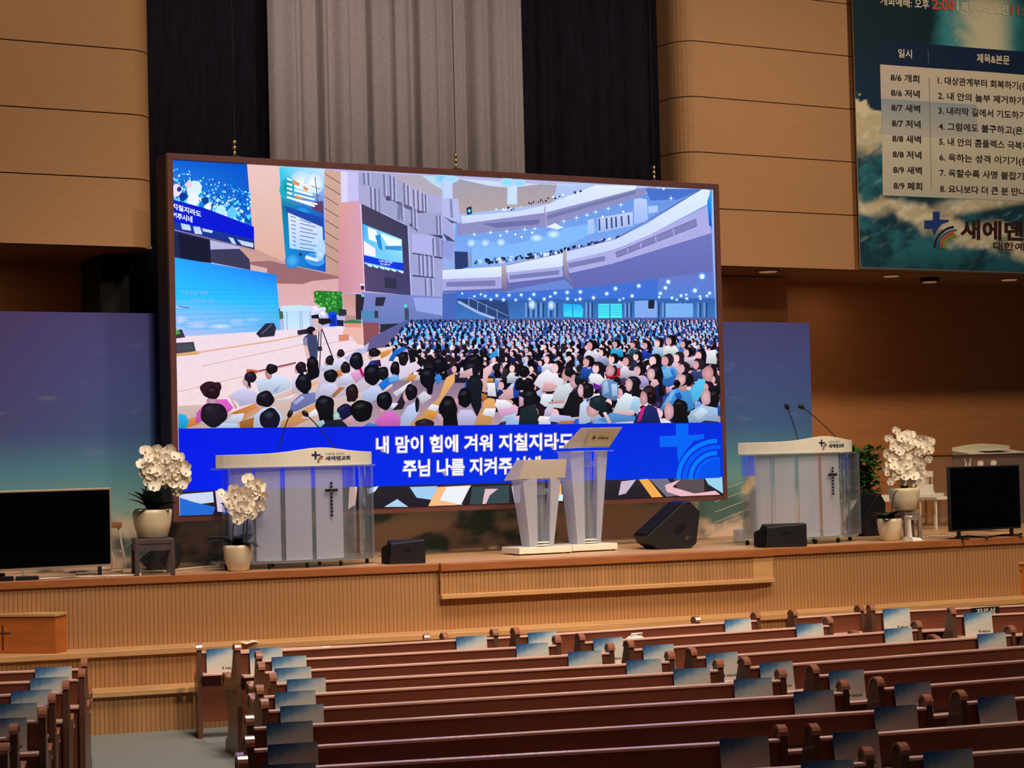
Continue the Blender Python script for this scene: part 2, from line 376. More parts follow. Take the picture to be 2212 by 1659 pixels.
wall_strip(MB(), line, Z2, Z1-.055, .30, .1).build('middle_riser', M_STAGED, stage)
wall_strip(MB(), line, Z2-.05, Z2, .66, .40).build('tread', M_NOSE, stage, .006)
wall_strip(MB(), line, .0, Z2-.05, .60, .1).build('lower_riser', M_STAGED, stage)
# slats: separate strips on the upper face, joined strips on the lower tiers
SLAT = MB().box(-.0185, .0185, -.014, 0, 0, SZ-.08-Z1).mesh('slat', M_STAGE)
def along(pts, step):
    for a, b in zip(pts, pts[1:]):
        L = (b-a).length; n = int(L/step); d = (b-a)/L
        for k in range(n): yield a+d*((k+.5)*L/n), math.atan2(d.y, d.x), nrm(a, b)
for p, ang, n in along([Vector((4.2, 18.075, 0)), B, Cc, Vector((16.2, 16.06, 0))], .0405):
    q = p+n*-.012; link('slat', SLAT, stage, (q.x, q.y, Z1), (0, 0, ang))
FULL = [Vector((2.65, 18.41, 0)), B, Cc, Vector((19.4, 15.71, 0))]
for off, z0, z1, nm, pl_ in ((.30, Z2, Z1-.056, 'slat_facing', FULL), (.60, 0, Z2-.051, 'slat_facing', FULL), (-.012, Z1, SZ-.08, 'slat_facing', [Vector((16.2, 16.06, 0)), Vector((19.4, 15.71, 0))]), (-.012, Z1, SZ-.08, 'slat_facing', [Vector((2.65, 18.41, 0)), Vector((4.2, 18.075, 0))])):
    mb = MB()
    for p, ang, n in along(pl_, .0405):
        q = p+n*off; d = Vector((math.cos(ang), math.sin(ang), 0))
        a, b = q-d*.0185, q+d*.0185
        lo = [a, b, b+n*.013, a+n*.013]
        mb.hexa([(v.x, v.y, z0) for v in lo], [(v.x, v.y, z1) for v in lo])
    mb.build(nm, M_STAGE, stage)['kind'] = 'stuff'
# middle block
bl = [Vector((8.97, 17.05, 0))+nrm(B, Cc)*.05, Vector((12.28, 16.497, 0))+nrm(B, Cc)*.05, Vector((12.52, 16.455, 0))+nrm(B, Cc)*.02]
ZB = 1.055
wall_strip(MB(), bl, ZB, SZ-.076, .0, .06).build('block_face', M_STAGED, stage)
wall_strip(MB(), bl, SZ-.075, SZ+.004, .045, .1).build('block_lip', M_LIP, stage, .008)
wall_strip(MB(), bl, ZB-.045, ZB, .05, .12).build('block_ledge', M_NOSE, stage, .006)
mb = MB()
for p, ang, n in along(bl[:2], .0405):
    d = Vector((math.cos(ang), math.sin(ang), 0)); a, b = p-d*.0185, p+d*.0185; lo = [a, b, b+n*.013, a+n*.013]
    mb.hexa([(v.x, v.y, ZB) for v in lo], [(v.x, v.y, SZ-.076) for v in lo])
mb.build('slat_facing', M_STAGE, stage)['kind'] = 'stuff'
wall_strip(MB(), bl[1:], ZB+.002, SZ-.077, .016, .02).build('plain_end_panel', M_NOSE, stage)

# ------------------------------------------------------------------ curtain and drapes in the middle bay
def drape(name, x0, x1, Y, z0, z1, folds, amp, m, label, seed):
    rnd = random.Random(seed); n = int((x1-x0)*70); mb = MB(); pts = []
    ph = [rnd.uniform(0, 6.3) for _ in range(5)]
    for i in range(n+1):
        u = i/n; k = u*folds*2*math.pi
        w = math.sin(k+1.2*math.sin(k*.37+ph[0]))*.6+.35*math.sin(k*.53+ph[1])+.25*math.sin(2.3*k+ph[2])
        w = math.copysign(abs(w)**.75, w)
        pts.append((x0+(x1-x0)*u+amp*.35*math.sin(k*1.1+ph[3]), Y+amp*w))
    vs = []
    for (x, y) in pts: vs += [(x, y, z0), (x, y, (z0+z1)/2), (x, y, z1)]
    fs = []
    for i in range(n):
        for j in range(2): fs.append((i*3+j, (i+1)*3+j, (i+1)*3+j+1, i*3+j+1))
    mb.add(vs, fs, True); o = mb.build(name, m)
    s = o.modifiers.new('thick', 'SOLIDIFY'); s.thickness = .012; s.offset = 0
    return tag(o, label, 'curtain')
XC0, XC1 = ony(588, 100, 19.9).x, ony(1133, 100, 19.9).x
drape('stage_curtain', XC0, XC1, 19.92, 4.0, ZTOP-.05, 9.5, .085, M_CURTAIN, 'pleated grey curtain hanging in the dark bay above the big screen', 3)
drape('black_drape', XC1+.0, XR+.02, 20.12, 4.0, ZTOP-.05, 4.5, .05, M_DRAPE, 'black drape hanging right of the grey curtain', 5)
drape('black_drape', XL-.02, XC0+.02, 20.17, 4.0, ZTOP-.05, 1.6, .02, M_DRAPE, 'flat black drape hanging left of the grey curtain', 9)

# ------------------------------------------------------------------ the big LED screen
YS = 18.42
cs = [ony(*p, YS) for p in ((366, 346), (1540, 410), (1555, 1070), (388, 1112))]
sx0 = (cs[0].x+cs[3].x)/2; sx1 = (cs[1].x+cs[2].x)/2; sz1 = (cs[0].z+cs[1].z)/2; sz0 = (cs[2].z+cs[3].z)/2
scr = thing('led_screen', 'huge lit screen showing a seated congregation, hung over the stage', 'screen', ((sx0+sx1)/2, YS, sz0-.09))
bw = .062
par_keep(MB().box(sx0-bw, sx1+bw, YS+.004, YS+.26, sz0-bw, sz1+bw).build('case', M_FRAMESIDE, None), scr)
for b in ((sx0-bw, sx1+bw, sz1, sz1+bw), (sx0-bw, sx1+bw, sz0-bw, sz0), (sx0-bw, sx0, sz0, sz1), (sx1, sx1+bw, sz0, sz1)):
    par_keep(MB().box(b[0], b[1], YS-.05, YS+.004, b[2], b[3]).build('frame_bar', M_FRAME, None, .004), scr)
q = Sheet(YS); q.clip = (sx0, sx1, sz0, sz1)
# wide backgrounds, px
q.pg('b8b4e0', (360, 335), (1565, 400), (1575, 1085), (375, 1122))
Q = q.pg
q.at(360, 330, 3.6867)                                   # ---- left half of the picture
Q('e8c4c0', (600, 60), (920, 90), (960, 900), (640, 830), bot='dcae9c')
Q('c49a90', (560, 700), (960, 880), (1390, 985), (1390, 1130), (860, 1130), (640, 880), bot='d09c98')
Q('9a6a70', (640, 870), (820, 860), (1375, 985), (1375, 1010), (1160, 1020), (1080, 1045), (880, 1040), (700, 960))
Q('d8a8a8', (870, 1045), (1090, 1048), (1170, 1020), (1380, 1000), (1400, 1130), (1400, 1300), (880, 1240), bot='dcb0b8')
q.quad4('1060d8', '0a50c8', '1a78e0', '3aa0e8', (15, 40), (640, 90), (694, 772), (40, 620))
rnd = random.Random(11)
for k in range(420):                                     # far crowd on the small screen
    u, v = rnd.random(), rnd.random()**.8; y0 = 75+u*60+(1-u)*0; yt = 70+u*200+v*(310-u*40)
    x = 30+u*640; r = 3+9*v+rnd.random()*3
    q.el(rnd.choice(['30c8f0', '58d8f8', '9ae8ff', '1060c8', '0850a8', '7ad0f8', 'e0e8ff', '0c48a0']), x, yt+30, r, r*1.3, rnd.uniform(-40, 40), 6, lay=30+k % 12)
q.L = 44
for x, y, r, c in ((75, 300, 45, 'f0d8f0'), (100, 290, 18, '2030a0'), (130, 350, 30, '103898'), (220, 290, 60, 'd8ecff'), (210, 380, 50, 'e8f0ff'), (290, 420, 34, '1878d8'), (310, 380, 26, '0c4098'), (325, 440, 30, 'f0f8ff'), (430, 460, 40, 'b8e8ff'), (520, 480, 40, '60c8f8'), (180, 250, 25, 'f0c8e0')):
    q.el(c, x, y, r, r*1.2, 20, 9)
Q('1020c8', (22, 370), (300, 440), (695, 590), (697, 695), (35, 545), bot='0c18d8')
Q('1838a8', (35, 545), (697, 690), (700, 775), (35, 625), bot='203070')
for P in (((110, 560), (185, 575), (195, 620), (125, 610)), ((210, 585), (265, 590), (285, 650), (225, 645)), ((280, 600), (370, 620), (360, 640), (290, 625)), ((490, 670), (530, 680), (555, 730), (520, 720)), ((560, 690), (690, 720), (690, 755), (600, 735))): Q('a8c8f8', *P, bot='d0dcff')
q.text('지칠지라도', 45, 445, 275, 515, 48, 'e8f0ff', .03); q.text('켜주시네', 42, 520, 205, 558, 52, 'e8f0ff', .03)
q.line('9a7a90', 25, 610, 695, 772, 9)
Q('202a50', (28, 622), (345, 690), (355, 880), (40, 840)); Q('1a1c34', (90, 640), (340, 700), (352, 872), (110, 840))
Q('3c3a58', (350, 770), (580, 765), (660, 850), (668, 935), (350, 872)); Q('d8b0b0', (665, 890), (800, 920), (800, 965), (668, 945))
q.quad4('28a0f8', '2080f8', '30b8f8', '28c0fa', (42, 830), (872, 970), (892, 1200), (52, 1140)); q.quad4('28c0fa', '30b8f8', '60b8f0', 'b8c0f4', (52, 1140), (892, 1200), (908, 1412), (58, 1475))
for x, y, rx, ry, c in ((110, 1330, 90, 45, 'cfd0f8'), (250, 1370, 140, 40, 'c4ccf8'), (430, 1385, 120, 30, 'd8dcfa'), (560, 1350, 90, 35, 'a8ccf8'), (680, 1330, 70, 25, '90c8f8'), (760, 1370, 80, 30, '58b0f0'), (110, 1228, 60, 14, 'b8d0fa')): q.el(c, x, y, rx, ry, 0, 14, rim='70bcf6')
q.text('사명으로 가라', 105, 1130, 330, 1138, 34, '88b4f0', .01); q.text('사명으로 가라', 190, 1188, 380, 1195, 34, '88b4f0', .01)
q.line('4050a0', 95, 1222, 175, 1236, 7)
for k in range(9): q.line('1c90e0', 60+k*3, 1080+k*42, 890, 1100+k*34, 2)
# banner in the picture
q.quad4('38d0f0', 'c8e4ff', '2060d0', '0c80a0', (897, 112), (1258, 130), (1252, 480), (915, 430)); q.quad4('0c80a0', '2060d0', '1c50c8', '1c90d8', (915, 430), (1252, 480), (1272, 952), (950, 886))
for x, y, rx, ry, c, r in ((1090, 230, 110, 90, 'f4f0ff', 'a0d8f8'), (1170, 250, 80, 90, 'ffffff', 'b8dcff'), (960, 280, 60, 90, '0a9090', '28b0d0'), (1080, 480, 80, 60, '38b0f0', '1468c8'), (1000, 860, 60, 60, '50b8f0', '2080d8'), (1180, 850, 80, 50, '2070d8', '48a8f0'), (1230, 780, 40, 90, 'e8f0ff', '80c0f8')): q.el(c, x, y, rx, ry, 15, 14, rim=r)
Q('60406a', (1130, 395), (1245, 385), (1250, 490), (1165, 455)); q.line('504068', 1182, 195, 1205, 400, 6); q.line('604870', 1150, 262, 1225, 292, 5); q.line('604870', 1160, 320, 1225, 345, 5)
for k, y in enumerate((205, 245, 280, 315, 352)): q.line('e8f0ff', 958, y, 1000 if k < 4 else 1180, y+14+(60 if k == 4 else 0), 16); q.line('f8f8ff', 1015, y+18, 1120+(k*20), y+58, 13)
q.line('e89048', 1005, 228, 1055, 255, 26); q.line('e89048', 1090, 275, 1125, 298, 22); q.line('e89048', 1025, 345, 1070, 362, 18)
Q('2048a8', (930, 420), (1245, 520), (1248, 590), (965, 480)); Q('e4e4fc', (966, 476), (1240, 592), (1250, 800), (980, 760), bot='a8d4fc')
for k in range(8): q.line('7088c0', 985+k*3, 505+k*32, 1030, 518+k*32, 8); q.line('7088c0', 1060, 530+k*32, 1150+(k*37 % 60), 562+k*30, 8)
q.line('203878', 1052, 806, 1080, 812, 12); q.line('203878', 1066, 792, 1068, 828, 10); q.line('e0e8ff', 1105, 830, 1205, 858, 26)
Q('cfa898', (1256, 130), (1392, 150), (1376, 985), (1266, 952), bot='c09888')
for k in range(8): q.line('705058', 1258, 165+k*92, 1385, 245+k*92, 6)
Q('d8d4fa', (1385, 148), (1440, 150), (1440, 392), (1392, 395)); Q('c4bef0', (1440, 150), (1527, 156), (1530, 385), (1440, 392))
q.quad4('dc9c94', 'd0a0b8', 'd8a0a8', 'c888a0', (1370, 400), (1542, 380), (1584, 1112), (1368, 1118))
q.line('f0c8f0', 1545, 390, 1578, 1108, 9)
# grey panelled wall
Q('a0a2c8', (1524, 155), (2050, 180), (2212, 290), (2214, 1420), (1945, 1145), (1920, 580), (1542, 385), bot='9aa0d8')
Q('b0a8b8', (1760, 165), (2080, 182), (2200, 300), (2190, 345), (2080, 330), (1900, 240)); Q('b8d8ec', (2030, 180), (2214, 190), (2214, 300), (2130, 260))
q.el('58c8f8', 2190, 200, 60, 45, 0, 12, rim='b0d0ec')
for P, c in ((((1525, 255), (1650, 275), (1655, 470), (1530, 400)), 'a8a8d0'), (((1650, 280), (1700, 285), (1705, 500), (1655, 470)), '8c8cb0'), (((1880, 235), (2080, 330), (2070, 485), (1900, 410)), 'b4aed0'), (((2090, 330), (2214, 350), (2214, 480), (2090, 470)), 'a8a8d8'), (((1750, 350), (1900, 410), (2070, 480), (1990, 480), (1860, 420)), '5c5878'), (((1735, 335), (1770, 345), (1820, 385), (1750, 380)), '4c4868'), (((1935, 580), (2000, 630), (1990, 600), (1940, 560)), '404060'), (((1840, 410), (1870, 415), (1860, 545), (1835, 530)), '7c7ca4'), (((2070, 645), (2214, 690), (2214, 660), (2100, 650)), '3c4060'), (((1950, 640), (2120, 660), (2140, 830), (1960, 800)), 'b0b0e8'), (((1955, 805), (2214, 850), (2214, 835), (1960, 795)), '484c70'), (((2140, 670), (2170, 680), (2180, 830), (2150, 825)), '8084b8'), (((1960, 985), (2130, 1000), (2130, 990), (1960, 972)), '404468')): Q(c, *P)
for x, y0, y1 in ((1570, 160, 255), (1605, 160, 262), (1625, 270, 460), (1660, 285, 480), (1870, 400, 540), (1890, 240, 410), (1920, 260, 425), (1965, 290, 450), (2000, 300, 460), (2035, 320, 470), (2060, 330, 480), (1950, 430, 600), (1975, 450, 610), (1730, 170, 350), (1780, 180, 380), (1810, 190, 390), (2150, 500, 650), (2175, 500, 655), (2120, 680, 820), (2195, 690, 840), (2010, 815, 980), (2040, 815, 985), (2075, 820, 990), (2110, 820, 990), (2060, 1000, 1140), (2105, 1005, 1150)):
    q.line('6c6c98', x, y0, x+6, y1, 13); q.line('bcbce6', x+13, y0, x+19, y1, 9)
# dark frame with a second screen
q.quad4('484058', '3c3c58', '404070', '584870', (1550, 405), (1922, 585), (1946, 1142), (1580, 1105)); q.line('c8b8e8', 1575, 1106, 1950, 1142, 10); q.line('c0bce8', 1922, 585, 1948, 1142, 8)
q.quad4('38b0f8', 'a8f0f8', '60b8f8', '80d0ff', (1560, 565), (1872, 690), (1887, 955), (1576, 885))
Q('f0f4ff', (1600, 590), (1670, 620), (1690, 720), (1610, 690)); Q('e8fcf8', (1700, 640), (1868, 700), (1868, 740), (1760, 740)); Q('2888d8', (1660, 660), (1700, 650), (1720, 780), (1690, 760)); Q('3890d8', (1740, 745), (1872, 740), (1872, 780), (1740, 770)); Q('f4ecff', (1568, 700), (1660, 760), (1665, 830), (1572, 810))
for k in range(120):
    u, v = rnd.random(), rnd.random(); x = 1650+u*225-v*60; y = 770+v*70+u*30; q.el(rnd.choice(['203870', 'f0e8ff', '50a8f0', 'd8d0f8', '304898', 'e8c8e0']), x, y, 4+v*4, 6+v*5, 0, 6, lay=170+k % 9)
q.L = max(q.L, 180)
Q('1838d8', (1570, 815), (1680, 842), (1790, 868), (1886, 878), (1886, 940), (1575, 870)); q.text('내 맘이 힘에 겨워', 1690, 868, 1795, 886, 18, 'd0e0ff', .03); q.text('주님 나를 지켜', 1700, 892, 1780, 904, 16, 'd0e0ff', .03)
for x in (1600, 1650, 1700, 1740, 1790, 1850): q.line('d0e8ff', x, 890+(x-1600)*.2, x+35, 905+(x-1600)*.2, 16)
Q('34344e', (1735, 990), (1830, 1000), (1835, 1085), (1740, 1075))
# under the frame: blue wall and door
Q('7c84c4', (1555, 1110), (2214, 1150), (2214, 1430), (1560, 1360), bot='6078b8'); Q('94a4e4', (1960, 1150), (2214, 1160), (2214, 1300), (1990, 1260)); Q('302838', (1500, 1125), (1552, 1128), (1550, 1330), (1508, 1330)); Q('c8908c', (1400, 1120), (1505, 1125), (1505, 1345), (1420, 1345), bot='d8a8a0')
Q('5088b8', (1550, 1255), (1650, 1260), (1650, 1330), (1555, 1330)); Q('2c2c40', (1665, 1150), (1745, 1150), (1725, 1220), (1660, 1220)); Q('40485c', (1895, 1235), (1928, 1240), (1930, 1370), (1898, 1365)); q.el('40e0d0', 1902, 1220, 14, 14); q.el('58d0f0', 1562, 1138, 12, 14); q.line('f0f0f8', 1540, 1052, 1572, 1050, 12); q.el('302c40', 1560, 1075, 14, 18)
Q('2c2434', (1550, 1145), (1575, 1150), (1560, 1260), (1548, 1250)); Q('34384c', (1655, 1258), (1685, 1260), (1685, 1315), (1655, 1315))
# hedge, pulpit, flowers on the pictured stage
Q('2a7a30', (1172, 1105), (1200, 1098), (1300, 1102), (1395, 1106), (1402, 1225), (1390, 1290), (1290, 1295), (1240, 1230), (1176, 1190))
for k in range(70): q.el(rnd.choice(['50b848', '1c5c28', '38983c', '78d060']), 1182+rnd.random()*210, 1110+rnd.random()*130, 9, 7, rnd.uniform(0, 90), 6, lay=q.L+1+k % 3)
q.L += 4
Q('3c6848', (893, 1240), (915, 1240), (935, 1290), (930, 1320), (900, 1325)); Q('c4e0fa', (905, 1220), (1050, 1212), (1170, 1222), (1170, 1260), (905, 1262)); q.quad4('b0dcf8', 'b8d8f8', 'd8e8fc', 'c8e0fa', (925, 1262), (1150, 1258), (1150, 1415), (940, 1425))
for x in (955, 1060, 1075, 1140): q.line('7898c8', x, 1262, x+6, 1410, 5)
for k in range(26): q.el(rnd.choice(['f0f0ff', 'e0e0f8', 'd4d4f0']), 1165+rnd.random()*100, 1225+rnd.random()*80, 18, 15, 0, 8, lay=q.L+1+k % 4)
q.L += 5
Q('30303c', (1370, 1240), (1430, 1250), (1435, 1300), (1370, 1300)); Q('b08c8c', (1420, 1290), (1505, 1300), (1510, 1345), (1420, 1340)); Q('3c7850', (1410, 1340), (1470, 1330), (1550, 1335), (1550, 1360), (1415, 1362))
Q('1848e0', (1285, 1275), (1320, 1265), (1352, 1275), (1362, 1390), (1298, 1395)); Q('0c30b8', (1310, 1290), (1345, 1285), (1350, 1380), (1318, 1380)); Q('20244c', (1355, 1330), (1410, 1335), (1408, 1390), (1362, 1388))
# pictured stage floor and steps
q.quad4('ecdcee', 'f0d0d8', 'f4d8e0', 'ecdce8', (55, 1472), (910, 1412), (1570, 1385), (1570, 1560)); Q('ecd8e6', (52, 1468), (908, 1412), (1380, 1380), (1560, 1400), (1560, 1545), (1300, 1700), (1100, 1850), (1000, 1960), (70, 2200), bot='f0d4d4')
Q('e8b4a8', (1420, 1385), (1560, 1362), (1565, 1530), (1520, 1525), (1480, 1470), (1400, 1440)); Q('e09080', (1415, 1358), (1545, 1358), (1550, 1390), (1420, 1390)); Q('d88870', (1368, 1450), (1450, 1445), (1455, 1495), (1372, 1500)); Q('8c5058', (1562, 1350), (1690, 1355), (1700, 1420), (1660, 1480), (1570, 1540)); Q('2c2c3c', (1700, 1365), (1960, 1355), (1900, 1400), (1700, 1450))
q.line('d8a070', 65, 1610, 260, 1592, 26); q.line('e0a880', 240, 1592, 900, 1490, 11); q.line('e0a880', 890, 1490, 1080, 1452, 9); q.line('dcb0a8', 280, 1700, 1080, 1528, 7); q.line('d8b0b0', 60, 1908, 1000, 1690, 7); q.line('d4b4bc', 1200, 1530, 1545, 1480, 6); q.line('d4b0b8', 1300, 1625, 1530, 1560, 6)
Q('3c3c48', (62, 1515), (215, 1505), (232, 1580), (65, 1600)); Q('484a54', (80, 1525), (205, 1518), (218, 1572), (82, 1588)); Q('383444', (62, 1418), (120, 1405), (148, 1470), (64, 1480)); Q('50a048', (65, 1430), (90, 1405), (110, 1440), (70, 1452))
Q('2c2c40', (712, 1440), (790, 1358), (855, 1355), (872, 1395), (858, 1460), (740, 1472)); q.line('8c90a8', 758, 1440, 838, 1366, 4); Q('2c2838', (1040, 1415), (1130, 1400), (1140, 1440), (1045, 1452))
Q('c86038', (632, 1740), (640, 1722), (720, 1730), (735, 1742), (710, 1758), (640, 1758)); q.line('90404a', 730, 1740, 1030, 1672, 13)
# camera operator and tripod
q.line('28242c', 1235, 1400, 1345, 1690, 9); q.line('28242c', 1232, 1400, 1218, 1715, 8); q.line('34303c', 1215, 1400, 1205, 1560, 9); Q('201c24', (1205, 1320), (1300, 1318), (1325, 1350), (1240, 1372), (1200, 1350)); Q('d8b8b0', (1165, 1330), (1210, 1325), (1205, 1380), (1175, 1390)); Q('1c1820', (1150, 1295), (1210, 1285), (1215, 1320), (1155, 1320))
Q('3c4468', (1092, 1470), (1130, 1440), (1195, 1450), (1205, 1530), (1200, 1640), (1120, 1660), (1100, 1560)); Q('e0b8b8', (1090, 1530), (1120, 1530), (1145, 1640), (1115, 1640)); Q('8c88a8', (1085, 1480), (1118, 1465), (1122, 1535), (1088, 1535)); q.el('1c1420', 1150, 1415, 38, 32); Q('e0a8a8', (1160, 1430), (1230, 1375), (1245, 1395), (1180, 1455)); Q('2c2c38', (1200, 1545), (1235, 1540), (1240, 1575), (1205, 1580))

# ---- right half: galleries
q.at(960, 330, 3.6867)
Q('b0c4f0', (-20, 200), (2200, 260), (2200, 1340), (-10, 1340), bot='7898dc')
Q('a09cae', (60, 210), (900, 245), (860, 400), (120, 490), (60, 360), bot='b4a0a0'); Q('c8d8f4', (100, 205), (520, 235), (1100, 260), (1000, 262), (760, 250), (520, 280), (350, 262)); Q('c4dcfa', (505, 215), (578, 220), (580, 412), (500, 412)); q.el('60e0f8', 500, 235, 60, 40, 0, 12, rim='b8d0f0'); q.el('60e0f8', 600, 240, 50, 30, 0, 12, rim='b8d0f0'); Q('c0d0fa', (-10, 200), (62, 205), (66, 362), (-10, 362)); q.el('80d8f8', 55, 210, 60, 30, 0, 12, rim='c0d4f4')
Q('b4b8e8', (-15, 365), (110, 365), (125, 560), (60, 540), (-15, 500)); Q('8488bc', (40, 370), (62, 370), (70, 520), (48, 515)); Q('505478', (-15, 505), (60, 540), (110, 560), (60, 560)); Q('a4a8dc', (-15, 520), (60, 560), (90, 700), (20, 670), (-15, 640)); Q('484c70', (-15, 640), (40, 670), (90, 712), (20, 700)); Q('9098d8', (-15, 690), (80, 720), (60, 860), (-15, 830))
Q('20304c', (175, 440), (215, 425), (220, 485), (180, 495)); q.el('60d8e8', 198, 462, 12, 14)
# upper gallery
Q('6890e0', (90, 560), (810, 560), (1540, 330), (2130, 290), (2130, 500), (1400, 700), (940, 800), (200, 920), (70, 920), bot='7cacf0')
Q('8c8cc0', (110, 560), (800, 470), (1525, 285), (1700, 270), (1530, 360), (810, 590), (100, 660)); Q('6c70a8', (300, 565), (755, 530), (755, 568), (420, 600)); Q('7078a4', (815, 500), (1525, 300), (1525, 325), (815, 530)); Q('a8a4d4', (800, 470), (815, 470), (815, 590), (805, 590))
Q('dce8fe', (135, 505), (560, 470), (795, 420), (1205, 258), (1530, 262), (1525, 290), (800, 478), (140, 566), bot='c8d4f8'); q.line('9890b8', 800, 430, 806, 585, 8)
Q('4870c8', (1600, 285), (2060, 290), (1860, 370), (1640, 380)); Q('a8c8fc', (1620, 425), (1700, 420), (1700, 470), (1625, 485))
Q('80b8f8', (550, 730), (900, 640), (950, 600), (1200, 560), (1210, 620), (950, 760), (500, 860), (220, 900), (220, 690)); Q('2c3c70', (80, 785), (185, 790), (190, 910), (85, 940)); Q('8898c8', (185, 795), (215, 795), (222, 905), (190, 905)); Q('a8c4f8', (1140, 535), (1190, 525), (1190, 640), (1145, 650)); Q('c4cdf4', (1215, 520), (1500, 470), (1500, 580), (1220, 640), bot='98b4f0')
for x in (1232, 1290, 1330, 1365, 1410, 1465): q.line('40507c', x, 525-(x-1232)*.12, x+4, 620-(x-1232)*.2, 14)
Q('b8ccfc', (1508, 372), (1560, 360), (1612, 372), (1622, 545), (1510, 570), bot='a0b8f4'); Q('e0e8ff', (810, 590), (880, 560), (950, 595), (900, 612)); q.el('d0f0ff', 215, 720, 45, 40, 0, 10, rim='70a0ec'); q.el('d0f0ff', 325, 720, 45, 40, 0, 10, rim='70a0ec'); q.el('d0f0ff', 450, 715, 45, 40, 0, 10, rim='70a0ec'); q.el('d8f8ff', 735, 680, 60, 35, 0, 10, rim='78b0f0'); q.el('d8f8ff', 870, 650, 60, 40, 0, 10, rim='78b0f0')
for x, y in ((238, 650), (368, 635), (497, 627), (445, 660), (565, 650), (640, 612), (720, 605), (615, 672), (950, 545), (1052, 517), (1135, 495), (1205, 472), (1305, 445), (1405, 415), (1260, 508), (1425, 470), (1805, 362), (1745, 288), (700, 635)): q.el('f0fcff', x, y, 9, 9, 0, 8); 
for x, y in ((238, 650), (368, 635), (497, 627), (640, 612), (720, 605), (950, 545), (1052, 517), (1135, 495), (1205, 472), (1305, 445), (1405, 415), (1805, 362)):
    q.line('b0e4ff', x-24, y, x+24, y, 3); q.line('b0e4ff', x, y-24, x, y+24, 3)
for k in range(150):                                     # people along the gallery rails
    u = rnd.random(); x = 240+u*1250; y = 885-140*u**1.2-(150*max(0, u-.45))-rnd.random()*38*(1-abs(u-.4))
    q.el(rnd.choice(['1c2440', '283458', 'e0e8ff', 'c8d4fa', '182038', '5878b8']), x, y, 6+rnd.random()*9, 9+rnd.random()*9, rnd.uniform(-40, 40), 7, lay=q.L+1+k % 5)
q.L += 6
for k in range(34):
    u = rnd.random(); x = 400+u*700; y = 468-max(0, u-.1)*170-rnd.random()*22; q.el(rnd.choice(['202840', 'e8ecff', '38405c', 'c8d0f0']), x, y, 5+rnd.random()*6, 9, 0, 6, lay=q.L+1+k % 3)
q.L += 4
# middle gallery
Q('7478c0', (-15, 1000), (460, 985), (960, 900), (1350, 770), (2125, 500), (2140, 950), (1500, 1030), (1020, 1085), (510, 1105), (-15, 1115), bot='6068b0')
Q('6a86d4', (510, 1095), (960, 1010), (1030, 1080), (900, 1105)); Q('a8a4dc', (-15, 1005), (455, 985), (455, 1080), (-15, 1100)); Q('a8a8e0', (495, 950), (940, 905), (945, 985), (510, 1035)); Q('acaae2', (970, 865), (1350, 775), (1640, 650), (2100, 420), (2125, 640), (1330, 885), (995, 960)); Q('b8a8a8', (455, 905), (495, 895), (500, 1090), (455, 1085), bot='706c98'); Q('b4a8b0', (950, 780), (972, 780), (985, 960), (1040, 1080), (950, 970), bot='605c90')
Q('787cb4', (15, 1030), (405, 1015), (405, 1060), (15, 1068)); Q('787cb4', (520, 975), (915, 935), (915, 970), (520, 1010)); Q('787cb4', (985, 880), (1280, 820), (1280, 860), (990, 920)); Q('8080b8', (1360, 795), (2005, 525), (2015, 580), (1370, 835))
for x, y in ((1455, 755), (1560, 710), (1680, 660), (1820, 600)): q.line('a8a8e0', x, y, x+10, y+70, 10)
q.line('484c84', 1360, 797, 2005, 527, 4); q.line('484c84', 1370, 835, 2015, 582, 4)
Q('e0ecfe', (-15, 935), (455, 905), (455, 988), (-15, 1008), bot='ccd8f8'); Q('e0ecfe', (490, 898), (945, 800), (940, 905), (495, 955), bot='ccd8f8'); Q('dceafe', (975, 785), (1360, 690), (1620, 560), (2045, 292), (2115, 298), (2105, 405), (1640, 650), (1350, 772), (972, 862), bot='c4d0f8'); q.line('7868a0', 980, 783, 1360, 688, 5); q.line('8878a8', 490, 896, 945, 798, 5); q.line('605890', 1360, 688, 2040, 296, 6)
Q('20a8f0', (2092, 390), (2122, 300), (2130, 590), (2108, 580), bot='1048d8')
# below the gallery
Q('4870d0', (90, 1100), (520, 1110), (1020, 1082), (1500, 1030), (2140, 945), (2152, 1170), (1600, 1190), (90, 1190), bot='3c70d4'); Q('6a78c4', (1700, 1000), (2142, 945), (2150, 1160), (1700, 1160), bot='5080d8')
Q('4868b8', (-15, 1120), (100, 1115), (100, 1340), (-15, 1340)); Q('3860a8', (95, 1170), (2155, 1160), (2158, 1380), (95, 1340), bot='4080c8'); Q('2c4478', (100, 1160), (500, 1180), (520, 1330), (380, 1310), (240, 1260), (110, 1190)); q.line('a0b8e8', 110, 1185, 270, 1272, 20); q.line('a0b8e8', 270, 1272, 400, 1320, 20); q.line('90a8d8', 190, 1150, 510, 1300, 4)
for x in (195, 265, 335, 420): q.line('90a8d8', x, 1150+(x-190)*.4, x, 1230+(x-190)*.35, 5)
for x in (650, 690, 730, 770, 830, 880, 1130, 1160, 1440, 1470, 1690, 1740, 1880, 1920, 2020, 2070): q.line('7098d8', x, 1195, x, 1310, 14); q.line('243c70', x+18, 1195, x+18, 1310, 10)
Q('28a8f0', (945, 1200), (1090, 1210), (1105, 1250), (1100, 1310), (950, 1305), bot='40e0f8'); Q('50d8f0', (1225, 1202), (1412, 1202), (1415, 1325), (1225, 1325), bot='48f0f0'); q.line('2868b0', 1318, 1200, 1318, 1325, 8); q.line('2868b0', 1022, 1212, 1022, 1305, 6)
for k in range(5): q.line('30b0e0', 1226, 1222+k*17, 1412, 1222+k*17, 4)
